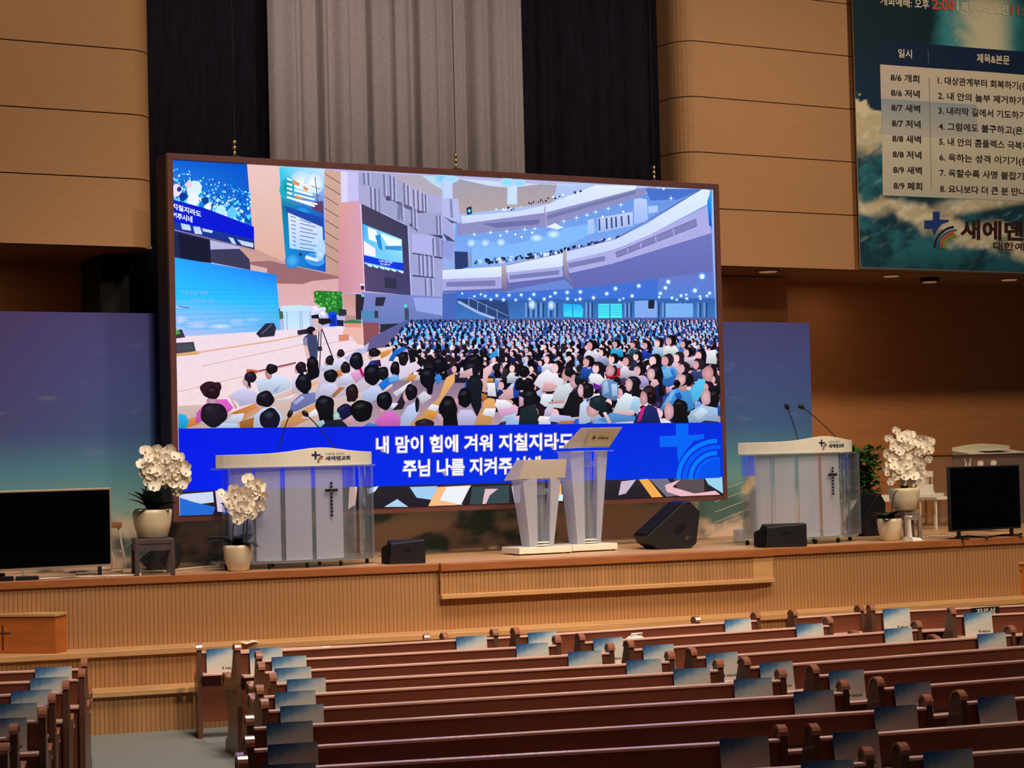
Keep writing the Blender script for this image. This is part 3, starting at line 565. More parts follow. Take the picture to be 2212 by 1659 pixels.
Q('80a8ec', (1515, 1180), (1690, 1175), (1690, 1340), (1515, 1340)); Q('1c2438', (1625, 1172), (1676, 1172), (1670, 1242), (1622, 1240)); Q('78b0f0', (1760, 1200), (1870, 1200), (1980, 1200), (1980, 1330), (1760, 1330))
q.el('e8f8ff', 697, 1210, 30, 42, 0, 10, rim='70a0e0'); q.el('e8f8ff', 850, 1215, 28, 40, 0, 10, rim='70a0e0')
for x, y, r in ((2052, 985, 24), (1783, 1028, 18), (1760, 1076, 16), (1995, 1097, 18), (1548, 1060, 15), (1362, 1082, 15), (1293, 1122, 14), (1495, 1140, 13), (1187, 1155, 13), (1082, 1108, 14), (978, 1112, 14), (882, 1117, 13), (712, 1128, 13), (612, 1132, 12), (515, 1134, 12), (417, 1137, 12), (325, 1140, 11), (290, 1127, 9), (238, 1143, 9), (142, 1120, 8), (470, 1170, 12), (568, 1172, 10), (680, 1165, 11), (795, 1165, 12), (843, 1145, 10), (980, 1162, 12), (1080, 1165, 12), (1045, 1172, 9), (1720, 1120, 14), (1885, 1138, 13), (1925, 1130, 10), (1812, 1155, 12), (1930, 1160, 12), (2035, 1145, 12), (2092, 1138, 12), (2112, 1118, 14), (1425, 1160, 8), (1395, 1172, 9), (370, 1168, 10), (1710, 1148, 10), (2040, 1162, 9), (1850, 1170, 9)):
    q.el('88b8f4', x, y, r*1.7, r*1.7, 0, 12, rim='5080d8'); q.el('f4fcff', x, y, r*.8, r*.8, 0, 10)

# ---- the congregation: far rows are generated, near people are placed one by one
HAIR = ['181018', '241820', '1c141c', '2c2028', '120c14']; SKIN = ['e8b8bc', 'f0c4c8', 'dca8b0', 'd8a0a4']
def dk(h, f): return ''.join('%02x' % int(int(h[i:i+2], 16)*f) for i in (0, 2, 4))
def person(x, y, r, body, d=1, hair=None, lay=None, long=False, back=False):
    L = lay if lay is not None else q.L+1
    hair = hair or rnd.choice(HAIR); sk = rnd.choice(SKIN); j = rnd.uniform(-.15, .15)
    q.pg(dk(body, .62) if r > 5 else body, (x-r*1.6, y+r*3.4), (x-r*1.55, y+r*1.9), (x-r*.9, y+r*1.05), (x+r*.9, y+r*1.05), (x+r*1.6, y+r*1.8), (x+r*1.75, y+r*3.4), lay=L, top=body if r > 5 else None)
    if r > 4: q.pg(sk, (x-r*.45, y+r*.5), (x+r*.5, y+r*.5), (x+r*.45, y+r*1.35), (x-r*.1, y+r*1.5), lay=L+1)
    if long: q.pg(hair, (x-r*.2*d, y-r*.8), (x+r*1.05*d, y-r*.3), (x+r*1.15*d, y+r*2), (x+r*.2*d, y+r*1.9), lay=L+1)
    q.el(hair, x+r*.12*d, y-r*.05, r*1.02, r*1.12, j*60, 16 if r > 6 else 7, lay=L+2, jit=.08 if r > 6 else 0)
    if r*7/q.T[2] > 6 and q.T[2] > 3: q.el('342e38', x-r*.15, y-r*.6, r*.5, r*.25, -20, 10, rim=hair, lay=L+3)
    if not back: q.el(sk, x-r*.45*d, y+r*.18, r*.62, r*.85, 0, 10 if r > 6 else 6, lay=L+3)
    if lay is None: q.L += 3
q.at(0, 0, 1)
Q('5060a0', (880, 690), (1545, 685), (1560, 770), (790, 770), (800, 730), bot='6a5880'); Q('6a5880', (790, 768), (1560, 768), (1560, 930), (700, 940), (740, 800), bot='b89aa8')
BODY = ['f0e8fa', 'e8e4fc', 'f6f0fc', 'c8d8fa', '7aa8ec', '3060c8', '20285c', '181824', 'e8a8d0', 'd8c8e8', '503c70', 'a8ccf8', '1c1c28', 'f4dce4', '2c2440']
FARB = ['58a8f4', '78b4fa', '4888e8', '90c0fc', '3068c8', '60d0f8', 'b0c8fc', '284890', 'a0b0f0', '40b8f4']
base = q.L; row = 0; y = 693.0
while y < 905:
    t = (y-690)/215; r = 2.9+13*t**1.25; lay = base+1+row*4
    xl = 890-(y-690)*1.05 if y < 760 else 830-(y-760)*.4
    if y > 800: xl = 1000+(y-800)*1.2
    x = xl+rnd.random()*r*2
    while x < 1562:
        far = t < .16+.12*rnd.random(); b = rnd.choice(FARB if far else BODY)
        hr = None if not far else rnd.choice(['20305c', '182448', '101838', '2c3c78'])
        person(x, y+rnd.uniform(-.35, .35)*r, r*rnd.uniform(.85, 1.1), b, 1, hr, lay, rnd.random() < .3, rnd.random() < (.25 if x > 1050 else .7))
        x += r*rnd.uniform(2.3, 3.2)*(1.15 if x > 1050 else 1.2)
    y += r*1.45; row += 1
q.L = base+1+row*4+4
def crop(ox, oy, s, items):
    q.at(ox, oy, s)
    for it in items:
        k = it[0]
        if k == 'p': person(*it[1:])
        elif k == 'b': person(it[1], it[2], it[3], it[4], 1, it[5] if len(it) > 5 else None, None, len(it) > 6, True)
        elif k == 'g': Q(it[1], *it[2], bot=dk(it[1], .78))
        elif k == 'e':
            q.el(*it[1:], n=22, rim=dk(it[1], .8), jit=.075)
            if int(it[1][:2], 16) < 60 and it[4] > 50: q.el('383440', it[2]-it[4]*.15, it[3]-it[5]*.45, it[4]*.6, it[5]*.3, -15, 12, rim=dk(it[1], .95))
# near left
crop(400, 740, 7.373, [
 ('g', 'f0d4cc', ((-110, 1010), (300, 990), (700, 1130), (1130, 960), (1700, 740), (2212, 520), (2600, 300), (3000, 100), (3300, 60), (3300, 700), (2212, 1400), (-110, 1400))),
 ('g', 'dc8a48', ((-110, 1290), (150, 1180), (250, 1290), (-60, 1390))), ('g', 'e09050', ((700, 1130), (1140, 955), (1180, 1030), (930, 1150))), ('g', 'f0b080', ((930, 1150), (1200, 1030), (2212, 560), (2212, 620), (1500, 900), (880, 1270))),
 ('g', 'b06c38', ((880, 1370), (860, 1260), (1100, 1190), (1080, 1370))), ('g', 'e8a468', ((1480, 1300), (2080, 960), (2212, 900), (2212, 1100), (1680, 1370), (1500, 1370))), ('g', 'f4f0fc', ((1470, 900), (1750, 830), (1640, 930), (1430, 930))), ('g', 'f8f4ff', ((1850, 1200), (2080, 1050), (2120, 1150), (1950, 1210))),
 ('e', '181218', 2030, 350, 95, 130), ('g', '14121c', ((1940, 420), (2120, 380), (2180, 520), (2010, 600), (1960, 560))),
 ('g', 'e0dcf4', ((1700, 560), (1800, 520), (1850, 640), (1830, 800), (1690, 800))), ('e', 'e8b4b8', 1785, 430, 42, 70), ('e', '241820', 1845, 400, 85, 98), ('e', '241820', 1880, 460, 55, 90),
 ('g', 'd4e4fc', ((1180, 800), (1110, 620), (1300, 560), (1480, 500), (1680, 620), (1670, 740), (1420, 830))), ('e', 'c89494', 1330, 500, 55, 85), ('e', '1c1820', 1378, 420, 95, 82), ('g', 'a8c0ec', ((1400, 760), (1560, 650), (1440, 800))),
 ('g', 'd4d0f4', ((690, 860), (800, 770), (980, 720), (1190, 830), (1130, 960), (870, 1020), (820, 950))), ('e', 'dcb0b8', 960, 620, 42, 75), ('g', 'caa0a8', ((960, 660), (1040, 660), (1050, 730), (980, 730))), ('e', '281c2c', 1042, 548, 97, 90), ('g', '20161e', ((990, 600), (1040, 640), (1050, 720), (1000, 680))), ('g', 'e8b4bc', ((680, 830), (720, 850), (830, 1030), (800, 1060))),
 ('g', 'e060c8', ((160, 1280), (180, 1120), (280, 1010), (400, 910), (660, 900), (770, 1040), (700, 1110), (300, 1250))), ('e', 'c898b0', 430, 930, 90, 60), ('e', '3c1c28', 405, 745, 168, 130), ('e', '3c1c28', 500, 710, 80, 85), ('e', '281420', 440, 800, 110, 105),
 ('g', 'c8d8f8', ((1080, 1370), (1100, 1180), (1220, 1050), (1420, 1020), (1560, 1170), (1500, 1370))), ('e', 'e0b0b8', 1160, 980, 40, 60), ('e', '1c1620', 1275, 900, 145, 130),
 ('g', '7880b8', ((1650, 1120), (1690, 960), (1840, 820), (2070, 790), (2110, 930), (1780, 1090))), ('g', 'b4bce8', ((1720, 950), (1860, 850), (1900, 880), (1760, 1000))), ('e', 'd8a8ac', 1800, 690, 40, 70), ('e', '181620', 1890, 640, 128, 165), ('g', '141420', ((1840, 700), (1980, 700), (1960, 810), (1880, 820))), ('e', 'f0f0f8', 1908, 488, 24, 22),
 ('g', 'c0dcf8', ((330, 1380), (600, 1270), (800, 1280), (890, 1380))), ('g', 'dce0fa', ((600, 1280), (760, 1150), (940, 1120), (900, 1250), (780, 1290))), ('e', '241c28', 455, 1150, 215, 195), ('e', '2c2430', 400, 1080, 100, 90),
 ('e', '1c1a28', 1350, 1215, 165, 170), ('e', '2c3850', 1340, 1150, 60, 50), ('g', '28b0ec', ((-110, 1130), (0, 1150), (60, 1250), (20, 1360), (-110, 1380)))])
crop(680, 740, 7.373, [
 ('g', 'e8a060', ((1030, 160), (1250, 90), (1200, 180), (1060, 260))), ('g', 'e8d8ec', ((80, 450), (700, 300), (1500, 200), (1700, 400), (1300, 620), (700, 800), (250, 900), (0, 900)), ), ('g', 'e08c48', ((320, 450), (420, 420), (440, 520), (370, 560))),
 ('g', 'e4e4fc', ((280, 440), (300, 280), (440, 235), (530, 300), (500, 440))), ('e', 'e0b4b4', 385, 200, 40, 60), ('e', '241c20', 415, 170, 60, 65), ('g', 'dce0fa', ((70, 450), (90, 350), (230, 330), (320, 420), (300, 460))), ('e', 'e0b4b4', 195, 320, 40, 55), ('e', '241c20', 238, 285, 65, 80),
 ('g', '3a2050', ((820, 390), (890, 290), (1040, 270), (1060, 380))), ('g', '24388c', ((810, 400), (900, 290), (960, 300), (960, 400))), ('e', 'd8a8a8', 890, 210, 40, 60), ('e', '201820', 950, 160, 95, 72), ('g', '2070d8', ((1170, 290), (1260, 130), (1430, 60), (1460, 110), (1300, 200), (1250, 300))), ('e', '201820', 1410, 260, 80, 110), ('g', '181820', ((1480, 120), (1580, 100), (1610, 300), (1520, 330))),
 ('g', 'e8a8d8', ((560, 510), (700, 420), (780, 560), (650, 650))), ('g', 'c01870', ((690, 400), (740, 400), (790, 520), (760, 560))), ('e', '181620', 665, 295, 110, 140), ('g', 'dcdcf8', ((350, 680), (430, 530), (560, 500), (640, 620), (480, 680))), ('e', '241820', 490, 400, 78, 95), ('e', '181018', 1280, 420, 75, 125),
 ('g', 'd8d4f6', ((20, 850), (110, 670), (320, 640), (390, 780), (260, 870))), ('e', '181620', 255, 530, 112, 105), ('g', 'b87850', ((260, 850), (400, 700), (480, 720), (300, 880))), ('e', '141420', 920, 510, 145, 165), ('e', '1c1820', 1085, 490, 95, 110), ('g', '2080f0', ((1010, 670), (1130, 570), (1340, 510), (1340, 600), (1180, 680), (1080, 770))), ('g', '80b8f8', ((1170, 590), (1260, 500), (1340, 540), (1330, 600), (1200, 640))),
 ('g', 'c4d4fa', ((730, 900), (760, 800), (920, 690), (1020, 720), (1050, 790), (980, 900), (900, 950))), ('e', '281820', 595, 800, 100, 140), ('g', '281820', ((510, 800), (690, 800), (690, 880), (560, 950), (510, 930))),
 ('g', 'e09850', ((1430, 610), (1520, 500), (1640, 520), (1550, 620))), ('g', 'f0f0fc', ((1240, 800), (1540, 610), (1500, 700), (1300, 860))), ('e', '161420', 1980, 360, 110, 140), ('e', '14121c', 1800, 560, 130, 170), ('g', '14121c', ((1750, 600), (1900, 600), (1870, 820), (1800, 830))), ('g', '3888e0', ((1900, 560), (1980, 490), (2030, 560), (1960, 690))), ('g', 'dcd8ec', ((1640, 850), (1740, 770), (1870, 870), (1700, 980))),
 ('g', 'e8b070', ((1480, 1340), (1980, 870), (2090, 560), (2230, 480), (2230, 620), (2000, 940), (1860, 1210), (1600, 1350))), ('g', 'e89c4c', ((1740, 1170), (1870, 1060), (1960, 1110), (1880, 1240))), ('g', 'f4f0fc', ((1790, 1060), (1860, 980), (1990, 1010), (1940, 1100))),
 ('g', '2c2430', ((1240, 1080), (1400, 800), (1440, 960), (1400, 1060))), ('g', 'f0f0fa', ((1200, 1040), (1240, 960), (1330, 970), (1260, 1050))), ('g', 'c4d4fa', ((1360, 1340), (1370, 1190), (1480, 1010), (1600, 940), (1660, 1110), (1510, 1330))), ('e', 'e0b0b8', 1460, 860, 60, 85), ('e', '181420', 1535, 790, 98, 130), ('e', '181420', 1630, 990, 32, 120),
 ('e', '242050', 490, 1090, 140, 110), ('g', '1c1c48', ((350, 1120), (520, 1000), (620, 1160), (440, 1240))), ('g', 'e070cc', ((950, 1350), (960, 1240), (1150, 1080), (1300, 1130), (1370, 1240), (1360, 1350))), ('e', 'd49aa8', 1075, 1080, 70, 60), ('e', '141420', 1110, 925, 125, 145),
 ('e', '16141c', 160, 1010, 150, 175), ('g', '16141c', ((30, 1010), (300, 1000), (300, 1260), (80, 1260))), ('g', '1c2434', ((100, 1350), (150, 1250), (420, 1220), (540, 1350))), ('g', 'a8d0d0', ((20, 1270), (140, 1230), (160, 1290), (80, 1350), (0, 1340))), ('e', 'b8dcd0', 345, 1165, 52, 62), ('e', '141218', 745, 1085, 180, 175), ('g', 'd8a8b0', ((440, 1250), (590, 1150), (620, 1250), (560, 1340))), ('g', '5080d0', ((750, 1350), (860, 1270), (1000, 1310), (1050, 1350))), ('e', '2c2028', 1750, 1310, 150, 100), ('e', '14121c', 2110, 1060, 130, 210), ('g', '14121c', ((2060, 1100), (2230, 1060), (2230, 1350), (2060, 1340))), ('g', 'd8b0c0', ((1940, 1130), (2050, 1150), (2100, 1240), (2030, 1310)))])
crop(960, 740, 7.373, [
 ('e', '1c1822', 620, 160, 60, 80), ('g', '38a8f0', ((700, 220), (850, 90), (860, 200), (740, 260))), ('g', '20202c', ((870, 100), (960, 90), (970, 320), (870, 300))), ('g', 'f0c0c4', ((600, 780), (620, 420), (700, 370), (760, 400), (690, 560), (670, 800))),
 ('g', 'f4f0fa', ((680, 640), (800, 640), (830, 860), (690, 850))), ('g', 'e89c50', ((680, 570), (780, 570), (780, 630), (680, 630))), ('g', 'e8a868', ((460, 1330), (600, 1050), (640, 900), (720, 880), (800, 900), (820, 1060), (730, 1330))), ('g', 'f2f2fc', ((600, 1150), (650, 1050), (820, 1050), (790, 1190))), ('g', 'b87038', ((580, 800), (680, 830), (680, 900), (600, 940))),
 ('e', '16141c', 480, 300, 150, 110), ('e', '1a1822', 430, 420, 130, 120), ('g', 'e8b8c0', ((230, 560), (260, 480), (440, 400), (450, 520), (340, 560))), ('e', '1c2028', 480, 720, 130, 200), ('g', '1a1e26', ((340, 600), (590, 620), (590, 1020), (520, 1180), (430, 1000))), ('g', 'c8c4ec', ((170, 1220), (260, 1070), (440, 1070), (510, 1190), (460, 1330), (220, 1330))), ('e', '14121a', 320, 880, 110, 160), ('e', 'd8a8b4', 190, 940, 35, 80), ('e', '14121a', 70, 1050, 130, 200), ('g', '14121a', ((-20, 1000), (180, 1000), (220, 1330), (-20, 1330))),
 ('p', 1110, 400, 72, 'e0e8f4', 1, None, None, True), ('g', '303028', ((900, 560), (940, 400), (1010, 420), (990, 560), (930, 600))), ('g', '2850c0', ((1080, 760), (1150, 560), (1210, 700), (1180, 870), (1080, 890))), ('g', 'e8b4bc', ((850, 880), (980, 760), (1090, 700), (1100, 880), (960, 930))), ('g', 'f8f4fc', ((800, 1000), (830, 900), (1000, 920), (1080, 980), (1040, 1080), (850, 1060))), ('g', 'e8b0d8', ((840, 1060), (1180, 1020), (1160, 1120), (900, 1200))), ('g', 'b4d0f0', ((890, 1250), (960, 1170), (1170, 1120), (1100, 1210), (960, 1280))), ('g', '383044', ((830, 1330), (900, 1270), (980, 1250), (960, 1330))),
 ('b', 1260, 470, 85, '181820'), ('b', 1340, 680, 92, '1c2028'), ('e', '16181e', 1370, 880, 125, 150), ('g', '202c34', ((1180, 1320), (1210, 1050), (1420, 980), (1490, 1100), (1490, 1330))), ('g', 'd8a8c0', ((1190, 850), (1260, 880), (1260, 1000), (1190, 1030))),
 ('p', 1660, 260, 70, 'f0e8fa', 1), ('p', 1800, 390, 90, 'f4f0fa', 1, None, None, True), ('g', 'f6f2fc', ((1420, 660), (1500, 520), (1640, 420), (1760, 520), (1900, 600), (1850, 760), (1600, 780))), ('g', 'e8b4b8', ((1540, 780), (1600, 620), (1700, 640), (1820, 700), (1700, 780))), ('e', 'dca4a4', 1935, 520, 65, 105), ('e', '1c181e', 1985, 460, 70, 90), ('g', 'd8e0ea', ((1700, 880), (1800, 700), (1990, 640), (2060, 720), (1980, 860), (1900, 960), (1750, 960))), ('g', 'eaf0fa', ((1520, 960), (1560, 820), (1740, 820), (1700, 930), (1900, 980), (1880, 1050), (1600, 1020))), ('g', 'd8a0a4', ((1640, 950), (1900, 910), (1920, 960), (1680, 980))),
 ('g', '1c1a20', ((1880, 1080), (2000, 800), (2130, 740), (2212, 900), (2150, 1180), (1950, 1200))), ('e', 'dca8b0', 2060, 620, 65, 110), ('e', '1c1c22', 2150, 590, 80, 100), ('g', 'f4f0fa', ((1500, 1310), (1510, 1170), (1690, 1180), (1690, 1310))), ('g', 'c0c8ec', ((1660, 1250), (1700, 1140), (2000, 1170), (2060, 1220), (1850, 1280))), ('g', 'c08048', ((1780, 1310), (1850, 1250), (2050, 1240), (2060, 1310)))])
crop(1250, 740, 7.135, [
 ('p', 200, 40, 75, 'e8e8fa'), ('p', 370, 150, 60, 'a8b4e0'), ('p', 585, 20, 60, '38b8f0'), ('p', 860, 30, 55, '2c5868'), ('p', 1050, 40, 62, '2848c0', 1, None, None, True), ('p', 1240, 0, 70, 'b0d4f4'), ('p', 1420, -30, 75, 'f4f6fa'), ('p', 1630, 20, 65, '3878d8'), ('p', 1690, 150, 70, 'd8c8e0'), ('p', 1880, 190, 80, '201c28', 1, None, None, True), ('g', 'ecf0fa', ((1960, 320), (1980, 130), (2110, 110), (2130, 330))),
 ('p', 150, 290, 80, '2458b8'), ('g', 'd0a050', ((450, 260), (480, 190), (540, 180), (500, 300))), ('p', 540, 250, 72, 'a8c4f0'), ('p', 760, 280, 78, 'f0e8fa', 1, None, None, True), ('p', 910, 210, 66, '303858', 1, None, None, True), ('p', 1180, 270, 88, '504060', 1, None, None, True), ('p', 1540, 230, 80, 'e8c4d4', 1, None, None, True), ('p', 1370, 270, 88, '58a8f0'), ('g', '3870c8', ((1260, 420), (1470, 420), (1500, 640), (1380, 690), (1290, 640))), ('g', '70b8f4', ((1270, 420), (1400, 400), (1450, 520), (1330, 560))),
 ('p', 300, 390, 85, 'f4f4fc', 1, None, None, True), ('e', '7828b0', 285, 650, 65, 80), ('g', 'f4f4fc', ((150, 540), (190, 470), (330, 490), (390, 560), (330, 660), (220, 620))), ('p', 940, 420, 85, 'c0b0e8'), ('p', 1620, 390, 85, 'd8a8b8'), ('p', 1840, 330, 80, '3c4880'), ('g', 'c8243c', ((400, 480), (640, 380), (640, 520), (430, 560))), ('e', '2c2020', 545, 430, 55, 80), ('e', 'e0a8b0', 485, 430, 70, 90), ('g', '6890c8', ((350, 830), (370, 600), (450, 560), (600, 620), (620, 800), (560, 900), (440, 860))), ('g', 'a8c8f0', ((380, 620), (440, 580), (470, 760), (380, 800))), ('g', 'b8d4f4', ((500, 640), (590, 640), (600, 820), (520, 830))),
 ('g', '202050', ((1060, 700), (1110, 620), (1250, 620), (1300, 740), (1290, 960), (1150, 860))), ('e', '16121a', 1195, 490, 105, 160), ('g', '16121a', ((1220, 500), (1290, 560), (1300, 860), (1240, 820))), ('e', 'ecc0c4', 1115, 490, 62, 95), ('g', 'e8bcc0', ((1100, 650), (1140, 560), (1210, 570), (1240, 640), (1160, 690))),
 ('g', '58c8f8', ((1690, 1010), (1720, 720), (1850, 560), (1960, 560), (1930, 720), (1850, 880))), ('e', '18141c', 2050, 440, 80, 90), ('e', 'dca0a4', 1990, 480, 90, 120), ('g', '4898e0', ((1240, 1040), (1420, 740), (1560, 690), (1720, 740), (1790, 1000), (1690, 1060))), ('g', '80c0f4', ((1280, 1000), (1430, 760), (1500, 720), (1420, 900))), ('g', '2058c0', ((1480, 800), (1560, 760), (1600, 860), (1520, 880))), ('e', '16141a', 1660, 570, 110, 120), ('e', 'e8b8c0', 1580, 570, 72, 90), ('e', '0c0a10', 1515, 630, 52, 55), ('g', 'd09a9c', ((1540, 690), (1670, 650), (1660, 740), (1580, 760))),
 ('g', 'e0f0fc', ((520, 1080), (600, 900), (720, 770), (860, 820), (1000, 880), (900, 1090), (700, 1060))), ('g', 'b0d8f8', ((780, 1020), (850, 850), (960, 860), (920, 1080))), ('g', '1c1820', ((820, 560), (930, 560), (950, 820), (820, 830))), ('e', '1c1820', 850, 610, 105, 95), ('e', 'e8b8bc', 775, 650, 55, 100), ('g', 'e8b4b8', ((510, 1110), (560, 1060), (850, 1060), (860, 1120), (560, 1150))),
 ('g', '202c68', ((850, 1260), (920, 1080), (1080, 950), (1200, 1010), (1270, 1250))), ('g', 'd02880', ((900, 1230), (960, 1010), (1030, 980), (960, 1200))), ('e', '38201e', 1080, 790, 115, 125), ('e', '181018', 1120, 860, 80, 90), ('e', 'd8a0a8', 1000, 860, 60, 110),
 ('g', 'a8c8ec', ((1690, 1230), (1720, 1060), (1900, 960), (2140, 1010), (2150, 1230))), ('g', 'd0e4f8', ((1760, 1100), (1900, 1000), (2000, 1060), (1850, 1200))), ('e', '18141c', 2080, 850, 90, 150), ('e', 'e4b4bc', 1960, 840, 75, 130), ('e', '18161a', 1560, 1010, 120, 140), ('g', '18161a', ((1440, 960), (1640, 940), (1700, 1250), (1450, 1250))), ('e', 'e0b0bc', 1390, 1060, 75, 140), ('g', '283040', ((1840, 1250), (1950, 1200), (2150, 1220), (2150, 1260))),
 ('g', 'c8d8f4', ((0, 1250), (20, 950), (100, 880), (200, 1000), (180, 1230), (60, 1260))), ('e', 'dca8b0', 215, 1040, 100, 110), ('e', '1c3038', 300, 930, 130, 120), ('g', '1a2830', ((230, 930), (430, 920), (420, 1080), (300, 1040))), ('g', '5898d8', ((290, 1200), (500, 1080), (880, 1140), (860, 1210), (480, 1240))), ('g', 'f0c8cc', ((370, 1080), (420, 1070), (510, 1230), (460, 1250))), ('e', '1c181e', 130, 740, 110, 120), ('e', 'ecc0c8', 30, 740, 45, 100)])
q.at(0, 0, 1)
# picture below the caption band
Q('2c2830', (375, 1050), (1575, 1030), (1580, 1090), (375, 1125), bot='241c24')
for c, P in (('c8d4ec', ((388, 1068), (460, 1062), (462, 1085), (420, 1090), (388, 1080))), ('2868d0', ((385, 1075), (420, 1085), (465, 1095), (460, 1115), (386, 1115))), ('d8c4d8', ((465, 1060), (500, 1058), (500, 1108), (470, 1105))), ('f0c0b0', ((755, 1048), (772, 1046), (768, 1090), (752, 1100))), ('c8e0f8', ((792, 1055), (818, 1050), (810, 1062), (795, 1068))), ('a8d0ec', ((830, 1095), (858, 1078), (882, 1095))), ('a0c8f0', ((885, 1052), (945, 1050), (935, 1080), (900, 1075))), ('f4b884', ((945, 1052), (1018, 1048), (990, 1096), (925, 1096))), ('e8ecf4', ((965, 1052), (1016, 1050), (996, 1092), (950, 1080))), ('f0dccc', ((930, 1094), (1000, 1090), (1000, 1096), (925, 1098))), ('38484c', ((1020, 1052), (1100, 1048), (1100, 1092), (1015, 1094))), ('dcb8c0', ((1048, 1056), (1076, 1056), (1058, 1070), (1050, 1092), (1042, 1090))), ('ece4f4', ((1105, 1050), (1125, 1046), (1124, 1088), (1112, 1088))), ('f0b070', ((1196, 1046), (1212, 1044), (1214, 1070), (1198, 1072))), ('d0ecf0', ((1192, 1070), (1216, 1068), (1216, 1085), (1194, 1086))), ('c8b4c8', ((1342, 1040), (1374, 1036), (1352, 1066), (1336, 1070))), ('f0a850', ((1380, 1036), (1400, 1034), (1432, 1076), (1408, 1078))), ('706c80', ((1402, 1034), (1440, 1032), (1470, 1070), (1440, 1076))), ('584c50', ((1455, 1034), (1520, 1030), (1522, 1062), (1470, 1070))), ('e8b4bc', ((1436, 1048), (1470, 1036), (1452, 1052), (1500, 1066), (1545, 1060), (1556, 1072), (1470, 1076), (1440, 1062))), ('98d0e8', ((1522, 1032), (1560, 1028), (1562, 1066), (1530, 1046)))): Q(c, *P)
pic = q.build('picture', attr_mat('led_picture', True), None); par_keep(pic, scr); pic['label'] = 'lit picture of a packed church hall'
YC = YS-(q.L+8)*q.DZ
cap = Sheet(YC); cap.clip = (sx0, sx1, sz0, sz1)
cap.quad4('0c1ce0', '0a2cd8', '0838d8', '0a20e8', (370, 926), (1570, 912), (1575, 1030), (374, 1062), n=8)
for k, (x, c) in enumerate(((1430, '0a60f0'),)):
    cap.pg('0c64f0', (1460, 916), (1487, 915), (1487, 940), (1521, 938), (1521, 948), (1500, 952), (1480, 975), (1465, 1000), (1462, 965), (1425, 966), (1425, 942), (1460, 941))
def arc(sh, col, cx, cy, r0, r1, a0, a1, n=12, ky=1.0):
    P = [(cx+r1*math.cos(math.radians(a0+(a1-a0)*k/n)), cy-ky*r1*math.sin(math.radians(a0+(a1-a0)*k/n))) for k in range(n+1)]
    P += [(cx+r0*math.cos(math.radians(a1+(a0-a1)*k/n)), cy-ky*r0*math.sin(math.radians(a1+(a0-a1)*k/n))) for k in range(n+1)]
    n2 = n+1; PP = [sh.px(*p) for p in P]
    sh.raw(PP, [(k, k+1, 2*n2-2-k, 2*n2-1-k) for k in range(n)], [lin(col)]*len(PP))
for i, r in enumerate((88, 75, 62, 49)): arc(cap, ('0c78f4', '0a58f0', '0c78f4', '0a60f0')[i], 1549, 1036, r-9, r, 90-(i % 2)*6, 180)
cap.pg('0a50e8', (1505, 1034), (1515, 1008), (1535, 994), (1556, 990), (1556, 1032))
o = cap.build('caption_band', attr_mat('led_picture', True), None); par_keep(o, scr); o['label'] = 'blue caption band with cross emblem'
YT = YC-.004
for nm, col, bo, dy in (('caption_outline', 'a8909c', .05, .003), ('caption_text', 'f4f8ff', .022, 0)):
    s = Sheet(YT+dy)
    g = 2 if bo > .03 else 0
    s.text('내 맘이 힘에 겨워 지칠지라도', 813-g, 979+g, 1238+g, 971+g, 36+2*g, col, bo)
    s.text('주님 나를 지켜주시네', 871-g, 1030+g, 1167+g, 1022+g, 36+2*g, col, bo)
    par_keep(s.build(nm, attr_mat('led_picture', True), None), scr)
# hanging cables with turnbuckles
for px, py, w in ((507, 341, 'left'), (985, 367, 'middle'), (1413, 392, 'right')):
    p = ony(px, py, YS+.12); p.z = sz1+bw
    t = thing('suspension_cable', 'steel cable with turnbuckle holding the %s of the big screen' % {'left': 'left end', 'middle': 'middle', 'right': 'right end'}[w], 'cable', (p.x, p.y, p.z), 0, 'cables holding the big screen')
    MB().tube([(0, 0, .02), (0, 0, ZTOP-p.z)], .004, 6).build('wire', M_DARKMET, t)
    MB().ball((0, 0, .06), .016, .016, .03).ball((0, 0, .115), .02, .02, .026).ball((0, 0, .17), .02, .02, .026).build('turnbuckle', M_BRASS, t)
    MB().box(-.05, .05, -.05, .05, 0, .03).build('bracket', M_BLACK, t, .006)

# ------------------------------------------------------------------ printed sky backdrop behind the screen
def mix(a, b, t):
    t = min(1, max(0, t)); return tuple(x+(y-x)*t for x, y in zip(a, b))
def ramp(stops, t):
    for (a, ca), (b, cb) in zip(stops, stops[1:]):
        if t <= b: return mix(ca, cb, (t-a)/(b-a))
    return stops[-1][1]
def smooth(a, b, x):
    t = min(1, max(0, (x-a)/(b-a))); return t*t*(3-2*t)
def sheet_grid(name, Y, x0, x1, z0, z1, nx, nz, f, parent, m):
    vs = []; cs_ = []
    for j in range(nz+1):
        for i in range(nx+1):
            x = x0+(x1-x0)*i/nx; z = z0+(z1-z0)*j/nz; vs.append((x, Y, z)); cs_.append(f((x-x0), (z-z0)))
    me = bpy.data.meshes.new(name); me.from_pydata(vs, [], [(j*(nx+1)+i, j*(nx+1)+i+1, (j+1)*(nx+1)+i+1, (j+1)*(nx+1)+i) for j in range(nz) for i in range(nx)])
    ca = me.color_attributes.new('Col', 'FLOAT_COLOR', 'POINT'); ca.data.foreach_set('color', [v for c in cs_ for v in (*c, 1)])
    me.materials.append(m); me.update()
    o = bpy.data.objects.new(name, me); C.objects.link(o); par_keep(o, parent); return o
def fbm(x, y, z=0, o=5): return noise.fractal(Vector((x, y, z)), .9, 2.1, o)
YB = 19.06
bx0 = ony(-260, 900, YB).x; bx1 = ony(1751, 820, YB).x; bz1 = (ony(100, 670, YB).z+ony(1650, 699, YB).z)/2
